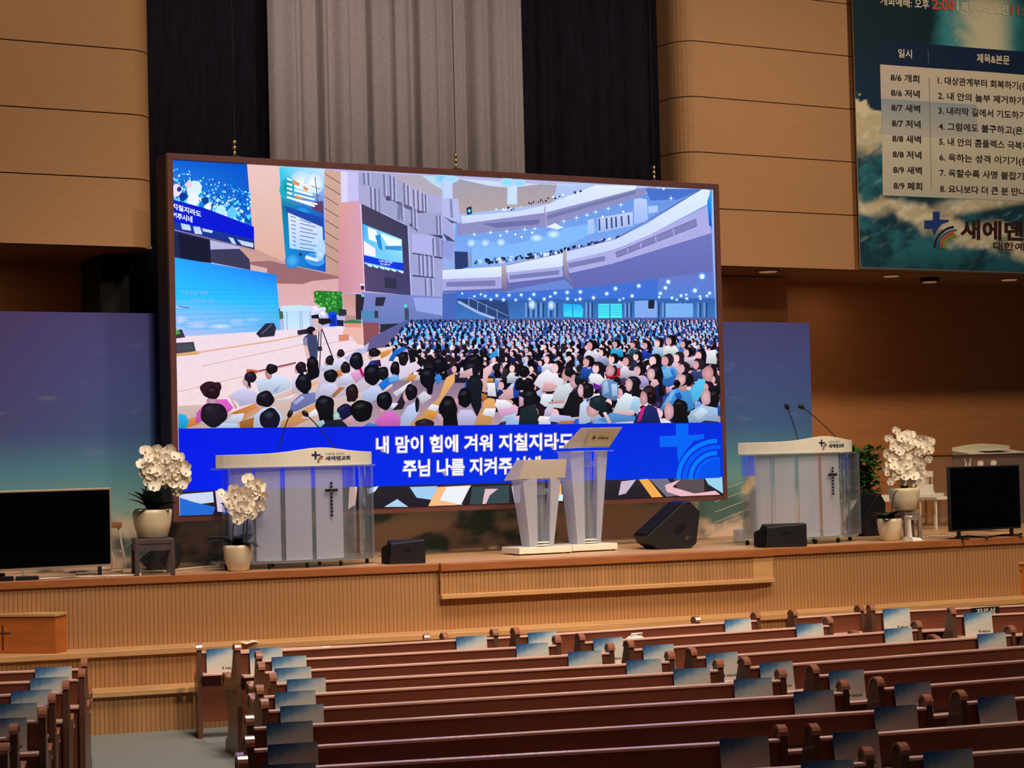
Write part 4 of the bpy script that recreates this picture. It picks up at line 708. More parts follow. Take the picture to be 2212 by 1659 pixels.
bd = thing('sky_backdrop', 'long printed backdrop of purple and teal sky with clouds behind the screen', 'backdrop', ((bx0+bx1)/2, YB, SZ))
par_keep(MB().box(bx0, bx1, YB, YB+.06, SZ, bz1).build('panel', mat('backdrop_board', '6a6678', .8), None), bd)
for x in (bx0+.6, (bx0+bx1)/2, bx1-.6):
    par_keep(MB().prism([(YB+.06, SZ), (YB+.55, SZ), (YB+.06, SZ+1.4)], 0, x, x+.05).build('brace', M_DARKMET, None), bd)
bw_, bh_ = bx1-bx0, bz1-SZ
S1 = [(0, lin('d4b6a0')), (.12, lin('c8b8a8')), (.22, lin('7aa49e')), (.36, lin('548a9c')), (.52, lin('42649c')), (.75, lin('4658a0')), (1, lin('4a4c90'))]
def fsky(x, z):
    v = z/bh_; u = x/bw_; c = ramp(S1, v)
    c = mix(c, lin('523c78'), (1-smooth(.0, .34, u))*smooth(.38, .6, v)*.75)
    n = fbm(x*.9, z*1.6, 3)
    c = mix(c, lin('c8ac92'), smooth(.05, .6, n-abs(v-.1)*1.2)*.8*(1-smooth(.18, .34, v)))
    g = fbm(x*1.3+9, z*2.2, 7)
    c = mix(c, lin('2a5a5a'), smooth(-.08, .34, g)*.9*(1-smooth(.16, .30, v)))
    w = fbm(x*2.2, z*9, 11); c = mix(c, lin('9aa4bc'), smooth(.4, .9, w)*.2*smooth(.4, .5, v)*(1-smooth(.85, .9, v)))
    return c
sheet_grid('print', YB-.003, bx0, bx1, SZ+.003, bz1, 240, 90, fsky, bd, attr_mat('printed_board', False, .55))
rp = Sheet(YB-.006); rp.clip = (bx0, bx1, SZ, bz1)
for k in range(9):                                        # pale rope lines of the print
    rp.line('b8c4b0', 1545, 1062+k*22, 1640, 1030+k*22-k*2, 1.3)
par_keep(rp.build('rope_lines', attr_mat('printed_board'), None), bd)

# ------------------------------------------------------------------ hanging banner on the right wall
YN = 19.5
nx0 = ony(1850, 290, YN).x; nx1 = ony(2352, 290, YN).x; nz0 = (ony(1858, 579, YN).z+ony(2200, 590, YN).z)/2; nz1 = nz0+6.2
bn = thing('hanging_banner', 'tall printed banner with stormy sea and a Korean timetable on the right wall', 'banner', ((nx0+nx1)/2, YN, nz0))
par_keep(MB().box(nx0, nx1, YN, YN+.012, nz0, nz1).build('cloth', M_PAPER, None), bn)
par_keep(MB().tube([(nx0-.02, YN+.006, nz0), (nx1+.02, YN+.006, nz0)], .018, 10).build('bottom_rod', M_STEEL, None), bn)
def tobanner(x, z):   # metres from the lower left corner -> photo pixel
    P = Vector((nx0+x, YN, nz0+z))-EO; d = P.dot(CF); return W/2+FPX*P.dot(CR)/d, H/2-FPX*P.dot(CU)/d
def fsea(x, z):
    X, Y = tobanner(x, z)
    n = fbm(x*1.4, z*1.9, 2); n2 = fbm(x*4+n*1.5, z*7-n*2, 5); n3 = fbm(x*2.2+z*1.2, z*11-x*5, 8)
    if Y < 240:
        c = mix(lin('0c2a38'), lin('12304c'), smooth(60, 200, Y))
        g = smooth(2000, 2060, X+n*30)*(1-smooth(2180, 2230, X+n*20))
        c = mix(c, lin('3a9aa4'), g*.9); c = mix(c, lin('e6dcb4'), g*smooth(2040, 2120, X+n2*20)*.9*(1-smooth(2150, 2200, X)))
        c = mix(c, lin('0c2028'), 1-smooth(-60, 30, Y))
        e = 208+(X-1848)*.62+n2*14
        return mix(c, lin('e8d8b8'), smooth(e, e+4, Y))
    crest = 300-(1-smooth(1848, 1990, X))*62+n2*20
    sea = mix(lin('123c50'), lin('2c7080'), smooth(-.4, .5, n+n2*.5)); sea = mix(sea, lin('9cc0b8'), smooth(.35, .9, n3)*.35)
    foam = mix(lin('d8c8a4'), lin('f0e4c8'), smooth(-.4, .5, n2)); foam = mix(foam, lin('7f9c9c'), smooth(.1, .6, n3)*.5)
    k = smooth(.0, .25, .32-abs((Y-(440+(X-1870)*.28+n*30))/90))
    k = max(k, 1-smooth(300, 345, Y+n2*26))
    k = max(k, smooth(.05, .3, .4-abs((Y-(445-(X-2080)*.18))/70))*smooth(1990, 2060, X))
    c = mix(sea, foam, k*.92); return mix(c, lin('123848'), smooth(520, 585, Y)*.5*(1-k))
PR = attr_mat('printed_board')
sheet_grid('print', YN-.003, nx0, nx1, nz0, nz1, 120, 250, fsea, bn, PR)
tb = Sheet(YN-.006); tb.DZ = 2e-4
sl = .033
def by(x, y): return y+(x-1900)*(.055+(300-y)*.000115)       # a level print line that passes x=1900 at y
TX1 = 2325
tb.pg('14284c', (1900, 87), (TX1, by(TX1, 87)), (TX1, by(TX1, 138)), (1901, 138)); tb.pg('5a6a80', (2004, by(2004, 100)), (2005.5, by(2005, 100)), (2006.5, by(2006, 128)), (2005, by(2005, 128)))
tb.quad4('dcc8b8', 'e6d8b8', 'ded6c2', 'b8bcc0', (1901, 139), (TX1, by(TX1, 139)), (TX1, by(TX1, 290)), (1905, 290)); tb.pg('9aa6b4', (1903, 213), (2110, by(2110, 213)), (2111, by(2111, 285)), (1905, 285), bot='c8c4b8'); tb.quad4('d8cdb8', 'e0d6bc', 'ccc8b4', 'c4c0b0', (1905, 290), (TX1, by(TX1, 290)), (TX1, by(TX1, 422)), (1907, 422))
tb.line('8a7c74', 2007, by(2007, 160), 2012, by(2012, 405), 1.4)
par_keep(tb.build('table_print', PR, None), bn)
def T(s, x0, y, x1, h, col, b=.018, y1=None):
    tt = Sheet(YN-.010); tt.text(s, x0, y, x1, y+(x1-x0)*(.055+(300-y)*.000115) if y1 is None else y1, h, col, b)
    par_keep(tt.build('text_line', PR, None), bn)
T('개회예배: 오후', 1902, 11, 2007, 21, 'efe2c8'); T('2:00', 2013, 20, 2062, 24, 'd85c44', .03); T('|', 2067, 22, 2070, 20, 'efe2c8'); T('폐회예배: 오전', 2076, 24, 2178, 21, 'efe2c8'); T('11:00', 2183, 33, 2240, 24, 'd85c44', .03)
T('일시', 1940, 124, 1970, 19, 'efe2c8'); T('제목&본문', 2110, 135, 2181, 20, 'efe2c8')
rows = [('8/6 개회', '1. 대상관계부터 회복하기(욘1:1-3)'), ('8/6 저녁', '2. 내 안의 놀부 제거하기(욘1:4-12)'), ('8/7 새벽', '3. 내리막 길에서 기도하기(욘2:1-10)'), ('8/7 저녁', '4. 그럼에도 불구하고(욘3:1-10)'), ('8/8 새벽', '5. 내 안의 콤플렉스 극복하기(욘4:1)'), ('8/8 저녁', '6. 욱하는 성격 이기기(욘4:1-4)'), ('8/9 새벽', '7. 욱할수록 사명 붙잡기(욘4:5-9)'), ('8/9 폐회', '8. 요나보다 더 큰 분 만나기(마12:41)')]
Y1 = [175, 208, 240, 274, 307, 341, 374.5, 409]; XE = [2262, 2288, 2290, 2262, 2290, 2268, 2280, 2300]
for k, (a, b) in enumerate(rows):
    T(a, 1924+k*.9, Y1[k], 1986+k*.9, 17, '241c20', .018); T(b, 2026+k*.7, Y1[k]+9.5, XE[k], 20, '241c20', .016)
T('새에덴교회', 2075, 516, 2300, 42, '3a1c1c', .03, 524); T('대한예수교장로회', 2146, 539, 2330, 17, '4a3028', .01, 546)
def emblem(sh, x, y, s, cols=('24408c', '241c48', '3a6080', 'd0562c', '7a9a30')):
    sh.at(-x*0+x-0, y, 1/s)                               # local units: 100 high
    sh.pg(cols[0], (28, 0), (50, 0), (50, 26), (80, 27), (80, 32), (58, 40), (44, 56), (32, 80), (28, 56), (0, 55), (0, 29), (28, 28))
    for i, r in enumerate((74, 62, 54, 44)): arc(sh, cols[1+i], 104-8*i*0, 120, r-(7 if i != 1 else 5), r, 96-(i % 2)*8, 178+(i % 2)*4, 10)
    sh.at(0, 0, 1)
em = Sheet(YN-.010); em.DZ = 2e-4
emblem(em, 1997, 457, .66)
par_keep(em.build('emblem', PR, None), bn)

# ------------------------------------------------------------------ pews
ORD = ['first', 'second', 'third', 'fourth', 'fifth', 'sixth', 'seventh', 'eighth', 'ninth', 'tenth', 'eleventh']
PH = .85
# end panel: profile in (y forward towards the stage, z), thickness along x, origin at the back face
def arcp(cx, cy, r, a0, a1, n): return [(cx+r*math.cos(math.radians(a0+(a1-a0)*k/n)), cy+r*math.sin(math.radians(a0+(a1-a0)*k/n))) for k in range(n+1)]
TOPP = arcp(.028, .862, .046, 25, 165, 7)
ARMT = arcp(.44, .575, .055, -20, 105, 6)
ENDP = [(-.05, 0), (.44, 0), (.46, .03), (.44, .10), (.36, .13), (.32, .24), (.34, .36), (.42, .47)]+ARMT+[(.36, .615), (.28, .60), (.20, .625), (.13, .72)]+TOPP+[(-.045, .6), (-.05, .3)]
def endmesh(sgn): return MB().prism(ENDP, 0, -.02, .02).mesh('end_panel', M_PEWEND)
CAPP = arcp(.028, .862, .047, 5, 175, 8)+arcp(.028, .862, .060, 175, 5, 8)
ARMP = arcp(.44, .575, .056, -35, 110, 7)+[(.36, .617), (.30, .604), (.30, .622), (.36, .637)]+arcp(.44, .575, .074, 110, -35, 7)
EM = endmesh(1); CM = MB().prism(CAPP, 0, -.025, .025).mesh('cap', M_CAP); AM = MB().prism(ARMP, 0, -.028, .028).mesh('arm_cap', M_CAP)
pewlist = []
def pew(p0, p1, label, group, screen=False, z=PH, ends=(1, 1), name='pew'):
    d = (p1-p0); d.z = 0; L = d.length; ang = math.atan2(d.y, d.x)
    t = thing(name, label, 'pew', (p0.x, p0.y, 0), ang, group)
    dz = z-PH
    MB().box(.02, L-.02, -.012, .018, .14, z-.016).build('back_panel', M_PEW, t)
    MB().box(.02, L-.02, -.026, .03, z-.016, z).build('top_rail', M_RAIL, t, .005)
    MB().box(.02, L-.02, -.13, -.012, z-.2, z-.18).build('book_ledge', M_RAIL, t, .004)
    if not screen:
        MB().box(.02, L-.02, .018, .44, .41, .45).build('seat', M_PEW, t, .008)
        MB().box(.02, L-.02, .05, .09, .0, .41).build('seat_support', M_PEW, t)
    for i, x in enumerate((0, L)):
        if ends[i]:
            e = link('end_panel', EM, t, (x, 0, dz)); link('cap', CM, e)
            if not screen: link('arm_cap', AM, e)
    return t, ang, L
# notice card leaning on the book ledge
def card_mat():
    m = bpy.data.materials.new('notice_card_print'); m.use_nodes = True; nt = m.node_tree; b = nt.nodes['Principled BSDF']
    tc = nt.nodes.new('ShaderNodeTexCoord'); sp = nt.nodes.new('ShaderNodeSeparateXYZ'); nz = nt.nodes.new('ShaderNodeTexNoise'); nz.inputs['Scale'].default_value = 5
    nt.links.new(tc.outputs['Generated'], sp.inputs[0]); nt.links.new(tc.outputs['Generated'], nz.inputs['Vector'])
    ma = nt.nodes.new('ShaderNodeMath'); ma.operation = 'MULTIPLY_ADD'; ma.inputs[1].default_value = -.45
    nt.links.new(sp.outputs['X'], ma.inputs[0]); nt.links.new(sp.outputs['Z'], ma.inputs[2])
    m2 = nt.nodes.new('ShaderNodeMath'); m2.operation = 'MULTIPLY_ADD'; m2.inputs[1].default_value = .25; nt.links.new(nz.outputs['Fac'], m2.inputs[0]); nt.links.new(ma.outputs[0], m2.inputs[2])
    r = nt.nodes.new('ShaderNodeValToRGB'); e = r.color_ramp.elements
    e[0].position = .1; e[0].color = (*lin('cfcabb'), 1); e[1].position = 1.0; e[1].color = (*lin('2c5a90'), 1)
    for p, c in ((.45, 'd4d2c6'), (.62, 'b4c2c8'), (.8, '5f8cae')):
        x = r.color_ramp.elements.new(p); x.color = (*lin(c), 1)
    nt.links.new(m2.outputs[0], r.inputs[0]); nt.links.new(r.outputs[0], b.inputs['Base Color']); b.inputs['Roughness'].default_value = .35
    return m
M_CARD = card_mat()
CW, CH = .27, .205
CARD = MB().box(0, CW, -.006, 0, 0, CH).mesh('card', M_CARD)
lg = MB(); vs, fs = text_geo('새에덴교회', .02); lg.add([(.155+u*.085, -.0075, .022+v*.02) for u, v in vs], fs); lg.box(.137, .142, -.0075, -.0065, .018, .048).box(.131, .148, -.0075, -.0065, .034, .04)
LOGO = lg.mesh('logo_print', M_INKBLACK)
def card(t, x, label, h=0, tilt=.14):
    M = t.matrix_basis @ Matrix.Translation((x, -.055-h*0, PH-.18)) @ Matrix.Rotation(-tilt, 4, 'X')
    o = thing('notice_card', label, 'card', (0, 0, 0), 0, 'notice cards on the pews'); o.matrix_basis = M
    link('card', CARD, o); link('logo_print', LOGO, o); return o
CROWS = [((513, 1408.6), (1070, 1376.3)), ((560, 1427), (1205, 1392.3)), ((565, 1451.6), (1320, 1409)), ((590, 1476), (1450, 1427.7)), ((562, 1504), (1555, 1446)), ((572, 1534.7), (1690, 1468)), ((540, 1572), (1825, 1494.6)), ((540, 1619), (2005, 1527.4)), ((525, 1664), (1690, 1595.6)), ((530, 1727), (1876, 1646))]
RROWS = [((1116, 1374), (1636, 1339)), ((1256, 1387), (1792, 1350)), ((1362, 1402.5), (1984, 1359)), ((1497, 1420), (2186, 1370)), ((1612, 1441), (2330, 1386)), ((1760, 1459), (2400, 1412)), ((1900, 1487), (2450, 1443)), ((2078, 1517), (2500, 1480)), ((1760, 1593), (2450, 1540)), ((1952, 1636), (2450, 1600))]
LROWS = [((-260, 1461), (182, 1443.5)), ((-260, 1484), (177, 1466.5)), ((-260, 1511), (142, 1494)), ((-260, 1540), (112, 1523)), ((-260, 1571), (92, 1555)), ((-260, 1605), (30, 1592)), ((-260, 1648), (9, 1635))]
SROWS = [((1884, 1322), (2400, 1297)), ((2058, 1330), (2450, 1312)), ((2230, 1345), (2480, 1330))]
G = {'C': 'pews of the middle block', 'R': 'pews of the right middle block', 'L': 'pews of the far left block', 'S': 'pews beyond the right aisle'}
BL = {'C': 'the wide middle block', 'R': 'the block beyond the diagonal aisle', 'L': 'the far left block', 'S': 'the far right block'}
def back_from(i): return ORD[i]+' from the stage'
for key, R_ in (('C', CROWS), ('R', RROWS), ('L', LROWS), ('S', SROWS)):
    for i, (a, b) in enumerate(R_):
        p0, p1 = onz(*a, PH), onz(*b, PH)
        t, ang, L = pew(p0, p1, 'wooden pew, %s in %s' % (back_from(i), BL[key]), G[key])
        if key in 'CRS' and not (key == 'S' and i == 2): card(t, .09, 'notice card at left end, %s pew of %s' % (ORD[i], BL[key]))
        if key in 'CL' or (key == 'R' and i < 4): card(t, L-.09-CW, 'notice card at right end, %s pew of %s' % (ORD[i], BL[key]))
# front screens before the first pews
f0 = onz(440, 1405, .84)
for (a, b, za), lb in ((((430, 1408), (922, 1386), .80), 'low wooden front screen at the left of the first row, tall scalloped end'), (((962, 1384), (1506, 1347), .78), 'low wooden front screen before the diagonal aisle joint'), (((1716, 1333), (1860, 1322.5), .82), 'short orange-brown front screen at the right aisle')):
    p0, p1 = [EO+(onz(*v, za)-EO)*1.035 for v in (a, b)]; za = p0.z
    t, ang, L = pew(p0, p1, lb, 'front screens before the first pews', True, za, (1, 1), 'pew_front_screen')
    if a[0] < 500:
        M = t.matrix_basis @ Matrix.Translation((.06, -.05, za-.18)) @ Matrix.Rotation(-.14, 4, 'X')
        o = thing('notice_card', 'blue-white notice card beside the scalloped end of the front screen', 'card', (0, 0, 0), 0, 'notice cards on the pews'); o.matrix_basis = M; link('card', CARD, o); link('logo_print', LOGO, o)
# elders' seat plate
p = onz(2122, 1311, PH); t = thing('seat_plate', 'black plate with white Korean lettering on the far right pew back', 'sign', (p.x, p.y-.032, PH-.115), math.radians(-6))
MB().box(-.16, .16, -.012, 0, 0, .115).build('plate', M_INKBLACK, t, .003)
vs, fs = text_geo('장로석', .02); MB().add([(-.105+.21*u, -.0135, .04+.066*v) for u, v in vs], fs).build('lettering', M_PAPER, t)

# ------------------------------------------------------------------ things on the stage
def at(px, py): return onz(px, py, SZ)
SKEW = math.radians(-8)
# --- acrylic pulpits
def pulpit(px, py, name_l, wide, label, cross_dots, mic_l):
    p = at(px, py); k = dep(p)/FPX
    t = thing('acrylic_pulpit', label, 'pulpit', (p.x, p.y, SZ), SKEW, 'acrylic pulpits')
    w = wide*k*.5*1.06; bul = .42; h = 1.14
    def front(u, off=0):     # plan curve of the front, u -1..1
        return (w*u*(1+off), .22-bul*(1-u*u)**.8*(1+off*.6)-off*.1)
    U = [i/14-1 for i in range(29)]
    def slab(z0, z1, off, m, nm, bev=.003):
        lo = [front(u, off) for u in U]+[(w*(1+off), .30), (-w*(1+off), .30)]
        return MB().hexa([(x, y, z0) for x, y in lo], [(x, y, z1) for x, y in lo]).build(nm, m, t, bev)
    slab(.055, .08, .07, M_GLASSED, 'glass_base')
    slab(.955, .97, .05, M_GLASSED, 'glass_shelf')
    # white fascia with a raised wave
    mb = MB(); vs = []
    for u in U:
        x, y = front(u); x2, y2 = front(u*.985); z = .97+.125+.05*math.exp(-((u-.18)/.42)**2)
        vs += [(x, y, .97), (x, y, z), (x2, y2+.03, z), (x2, y2+.03, .97)]
    fs = [(4*i+a, 4*i+4+a, 4*i+4+(a+1) % 4, 4*i+(a+1) % 4) for i in range(28) for a in range(4)]+[(0, 1, 2, 3), (112, 113, 114, 115)]
    mb.add(vs, fs); mb.build('fascia', M_WHITE, t, .004)
    lo = [front(u*.97) for u in U]+[(w*.95, .27), (-w*.95, .27)]
    MB().hexa([(x, y+.02, 1.02) for x, y in lo], [(x, y+.02, 1.045) for x, y in lo]).build('reading_top', M_WHITE, t)
    # panels round the front
    segs = [(-.93, -.66, M_FROST), (-.63, -.34, M_FROST), (-.28, .06, M_FROST), (.12, .52, M_FROST), (.58, .74, M_CLEAR), (.80, .95, M_CLEAR)]
    for a, b, m in segs:
        pts = [front(a+(b-a)*i/4, -.06) for i in range(5)]
        lo = pts+[(x, y+.015) for x, y in pts[::-1]]
        MB().hexa([(x, y, .08) for x, y in lo], [(x, y, .955) for x, y in lo]).build('frosted_panel' if m is M_FROST else 'clear_panel', m, t)
    for u in (-.645, -.31, .09, .55, .97):
        x, y = front(u, -.05); MB().tube([(x, y+.02, .08), (x, y+.02, .955)], .022, 10).build('clear_column', M_CLEAR, t)
    for u in (-.9, .9): MB().box(w*u-.012, w*u+.012, -.02, .27, .08, .955).build('side_panel', M_CLEAR, t)
    # dotted cross on the front panel
    cx = MB(); u0 = .33; x0, y0 = front(u0, -.05); x1, y1 = front(u0+.05, -.05); a = math.atan2(y1-y0, x1-x0)
    def sq(dx, z, s):
        c, sn = math.cos(a), math.sin(a); X, Y = x0+dx*c+.012*sn, y0+dx*sn-.022*c
        cx.hexa([(X-s*c, Y-s*sn, z-s), (X+s*c, Y+s*sn, z-s), (X+s*c-.004*sn, Y+s*sn+.006, z-s), (X-s*c-.004*sn, Y-s*sn+.006, z-s)], [(X-s*c, Y-s*sn, z+s), (X+s*c, Y+s*sn, z+s), (X+s*c-.004*sn, Y+s*sn+.006, z+s), (X-s*c-.004*sn, Y-s*sn+.006, z+s)])
    for i in range(cross_dots): sq(0, .80-i*.034, .0125)
    for i in (-2, -1, 1, 2): sq(i*.03, .80-2*.034, .0135)
    cx.build('dotted_cross', M_INKBLACK, t)['kind'] = 'stuff'
    # lettering on the fascia
    def onf(u, z):
        x, y = front(u); return (x, y-.004, z)
    vs, fs = text_geo('새에덴교회', .03); MB().add([onf(.24+.36*uu, 1.02+.042*vv) for uu, vv in vs], fs).build('church_name', M_INK, t)
    vs, fs = text_geo('사람을 살리는', .01); MB().add([onf(.24+.28*uu, 1.075+.018*vv) for uu, vv in vs], fs).build('small_lettering', M_INKGREY, t)
    MB().add([onf(.10, 1.035), onf(.125, 1.035), onf(.125, 1.065), onf(.18, 1.068), onf(.18, 1.08), onf(.125, 1.082), onf(.125, 1.11), onf(.10, 1.11), onf(.10, 1.085), onf(.06, 1.084), onf(.06, 1.068), onf(.10, 1.066)], [list(range(12))]).build('cross_emblem', M_INK, t)
    mb = MB()
    for i, (r, m) in enumerate(((.06, M_INK), (.046, M_INKORANGE))):
        b = MB(); P = [onf(.21-r/w*math.sin(q), 1.0+r*1.1*math.cos(q)) for q in [j*math.pi/16 for j in range(9)]]; P2 = [onf(.21-(r-.009)/w*math.sin(q), 1.0+(r-.009)*1.1*math.cos(q)) for q in [j*math.pi/16 for j in range(9)]]
        b.add(P+P2, [(j, j+1, j+10, j+9) for j in range(8)]).build('emblem_arc', m, t)
    for u, y in ((-.9, .2), (-.45, -.08), (0, -.14), (.45, -.08), (.9, .2), (-.3, .25), (.3, .25)):
        o = MB().box(w*u-.012, w*u+.012, y-.015, y+.015, .03, .055).build('caster', M_BLACK, t)
        MB().tube([(w*u-.011, y, .0255), (w*u+.011, y, .0255)], .0255, 12).build('wheel', M_BLACK, o)
    return t, w
def mic(base, tip, label):
    t = thing('gooseneck_microphone', label, 'microphone', base, 0, 'gooseneck microphones on the pulpits')
    v = Vector(tip)-Vector(base); mid = v*.55+Vector((0, 0, .05))
    pts = [Vector((0, 0, 0)).lerp(mid, s).lerp(mid.lerp(v, s), s) for s in [i/10 for i in range(11)]]
    MB().tube(pts, .0055, 6).build('neck', M_DARKMET, t)
    d = (pts[-1]-pts[-2]).normalized(); MB().tube([v-d*.01, v+d*.005, v+d*.035, v+d*.06, v+d*.07], [.008, .022, .026, .02, .006], 10).build('foam_head', M_BLACK, t)
    MB().lathe([(0, 0), (.02, 0), (.018, .02), (.009, .03), (0, .03)], 12).build('socket', M_BLACK, t)
pl, wl_ = pulpit(655, 1225, '', 333, 'frosted acrylic pulpit with white wavy top, left of the stage before the screen', 10, None)
pr, wr_ = pulpit(1747, 1174, '', 268, 'frosted acrylic pulpit with white wavy top, at the right edge of the backdrop', 9, None)
def micpx(pp, bpx, tpx, lb):
    Y = pp.location.y+.02; b = ony(*bpx, Y); b.z = SZ+1.045; tpt = ony(*tpx, Y-.04); mic(b, tpt, lb)
micpx(pl, (596, 968), (624, 900), 'left gooseneck microphone on the left pulpit, leaning right'); micpx(pl, (737, 962), (664, 898), 'right gooseneck microphone on the left pulpit, leaning left')
micpx(pr, (1727, 946), (1702, 884), 'left gooseneck microphone on the right pulpit, nearly upright'); micpx(pr, (1820, 940), (1735, 882), 'right gooseneck microphone on the right pulpit, leaning far left')
# --- the two lecterns in the middle
def lectern(px, py, hpx, label, tall):
    p = at(px, py); k = dep(p)/FPX; h = hpx*k
    t = thing('acrylic_lectern', label, 'lectern', (p.x, p.y, SZ), math.radians(-4))
    s = k
    ht, wt, wb, zb = h-40*s, 41*s*1.12, 25*s*1.12, 16*s
    bx_ = (-112*s*.58, 62*s) if not tall else (-52*s, 58*s)
    MB().box(bx_[0], bx_[1], -.2, .22, .012, zb).build('base', M_WHITE, t, .006)
    for x in (bx_[0]+.03, bx_[1]-.03): MB().box(x-.015, x+.015, -.17, -.14, 0, .012).build('foot', M_BLACK, t)
    for sg in (-1, 1):     # tapering frosted side wings, in front view
        a, b, c, d = wt, wt*.36, wb, wb*.52
        lo = [(sg*c, -.10, zb), (sg*d, -.14, zb), (sg*d, -.128, zb), (sg*c, -.088, zb)]; hi = [(sg*a, -.14, ht), (sg*b, -.18, ht), (sg*b, -.168, ht), (sg*a, -.128, ht)]
        MB().hexa(lo, hi).build('frosted_wing', M_FROST, t)
        lo = [(sg*c, -.09, zb), (sg*c*.9, -.09, zb), (sg*c*.9, .1, zb), (sg*c, .1, zb)]; hi = [(sg*a, -.13, ht), (sg*a*.95, -.13, ht), (sg*a*.95, .14, ht), (sg*a, .14, ht)]
        MB().hexa(lo, hi).build('side_wing', M_FROST, t)
    for x in (-.035, .0, .04): MB().tube([(x, -.03, zb), (x, -.03, ht)], .014, 10).build('acrylic_rod', M_CLEAR, t)
    MB().box(-.07, .08, -.05, -.03, zb, ht).build('clear_panel', M_CLEAR, t)
    for i in range(3): MB().box(-wb*.5, wb*.6, -.12, .06, zb+.01+i*.028, zb+.022+i*.028).build('foot_ring', M_PAPER if i < 2 else M_CLEAR, t)
    MB().box(-wt*.42, wt*.45, -.1, .04, ht-.17, ht-.11).build('clear_block', M_CLEAR, t)
    if tall:
        MB().box(-52*s, 48*s, -.26, .16, ht-.012, ht+.004).build('clear_shelf', M_CLEAR, t)
        z0, z1 = ht+.03, ht+.03+43*s
        lo = [(-64*s, -.14, z0), (50*s, -.14, z0), (50*s, -.125, z0), (-64*s, -.125, z0)]; hi = [(-33*s, -.30, z1), (66*s, -.30, z1), (66*s, -.285, z1), (-33*s, -.285, z1)]
        MB().hexa(lo, hi).build('reading_board', M_FROST2, t)
        o = MB().hexa([(-14*s, -.17, z0+.02), (48*s, -.17, z0+.02), (48*s, -.16, z0+.02), (-14*s, -.16, z0+.02)], [(-14*s, -.31, z0+36*s), (48*s, -.31, z0+36*s), (48*s, -.30, z0+36*s), (-14*s, -.30, z0+36*s)]).build('name_plate', M_CREAM, t)
        def onp(u, v): return (-14*s+62*s*u, -.172-.14*v-.003, z0+.02+(36*s-.02)*v)
        vs, fs = text_geo('새에덴교회', .03); MB().add([onp(.40+.42*uu, .42+.14*vv) for uu, vv in vs], fs).build('church_name', M_INKBLACK, o)
        vs, fs = text_geo('사람을 살리는', .01); MB().add([onp(.40+.24*uu, .61+.06*vv) for uu, vv in vs], fs).build('small_lettering', M_INKGREY, o)
        MB().add([onp(.23, .36), onp(.26, .36), onp(.26, .5), onp(.33, .51), onp(.33, .57), onp(.26, .58), onp(.26, .7), onp(.23, .7), onp(.23, .58), onp(.17, .57), onp(.17, .51), onp(.23, .5)], [list(range(12))]).build('cross_emblem', M_INKBLACK, o)
    else:
        z0, z1 = ht, ht+40*s
        MB().hexa([(-58*s, -.16, z0), (54*s, -.16, z0), (54*s, .2, z0-.02), (-58*s, .2, z0-.02)], [(-47*s, -.20, z1), (54*s, -.20, z1), (54*s, .0, z1), (-47*s, .0, z1)]).build('reading_board', M_FROST2, t)
lectern(1264, 1190, 256, 'tall clear acrylic lectern with slanted board and name plate', True)
lectern(1162, 1196, 203, 'shorter clear acrylic lectern left of the tall one, mid stage', False)
# --- stage monitors
def wedge(px, py, wpx, hpx, label, facing):
    p = at(px, py); k = dep(p)/FPX; w, h = wpx*k, hpx*k
    t = thing('stage_monitor', label, 'speaker', (p.x, p.y, SZ), math.radians(-14), 'black stage monitors')
    prof = [(-.5*w, .28*h), (.2*w, .97*h), (.31*w, h), (.5*w, .76*h), (.42*w, .1*h), (.3*w, 0), (-.28*w, 0), (-.43*w, .12*h)]
    MB().prism(prof, 1, 0, .42).build('cabinet', M_BLACK, t, .008)
    d = Vector((.7*w, 0, .69*h)); d.normalize(); n = Vector((-d.z, 0, d.x))
    a = Vector((-.47*w, 0, .31*h)); b = Vector((.17*w, 0, .94*h))
    MB().hexa([tuple(a+n*.002+Vector((0, y, 0))) for y in (.03, .39)]+[tuple(b+n*.002+Vector((0, y, 0))) for y in (.39, .03)], [tuple(a+n*.012+Vector((0, y, 0))) for y in (.03, .39)]+[tuple(b+n*.012+Vector((0, y, 0))) for y in (.39, .03)]).build('grille', M_GRILLE, t)
    def slot(cx, cz, l, th, m, nm): 
        q0 = Vector((cx*w, -.004, cz*h)); e = d*l/2; f = n*th/2
        MB().hexa([tuple(q0-e-f), tuple(q0+e-f), tuple(q0+e+f), tuple(q0-e+f)], [tuple(v+Vector((0, .006, 0))) for v in (q0-e-f, q0+e-f, q0+e+f, q0-e+f)]).build(nm, m, t)
    slot(.12, .42, .13, .07, M_GRILLE, 'handle_recess'); slot(.11, .40, .12, .010, M_DARKMET, 'handle_bar'); slot(.26, .23, .07, .07, M_DARKMET, 'socket_plate'); slot(.26, .24, .05, .03, M_BRASS, 'sockets')
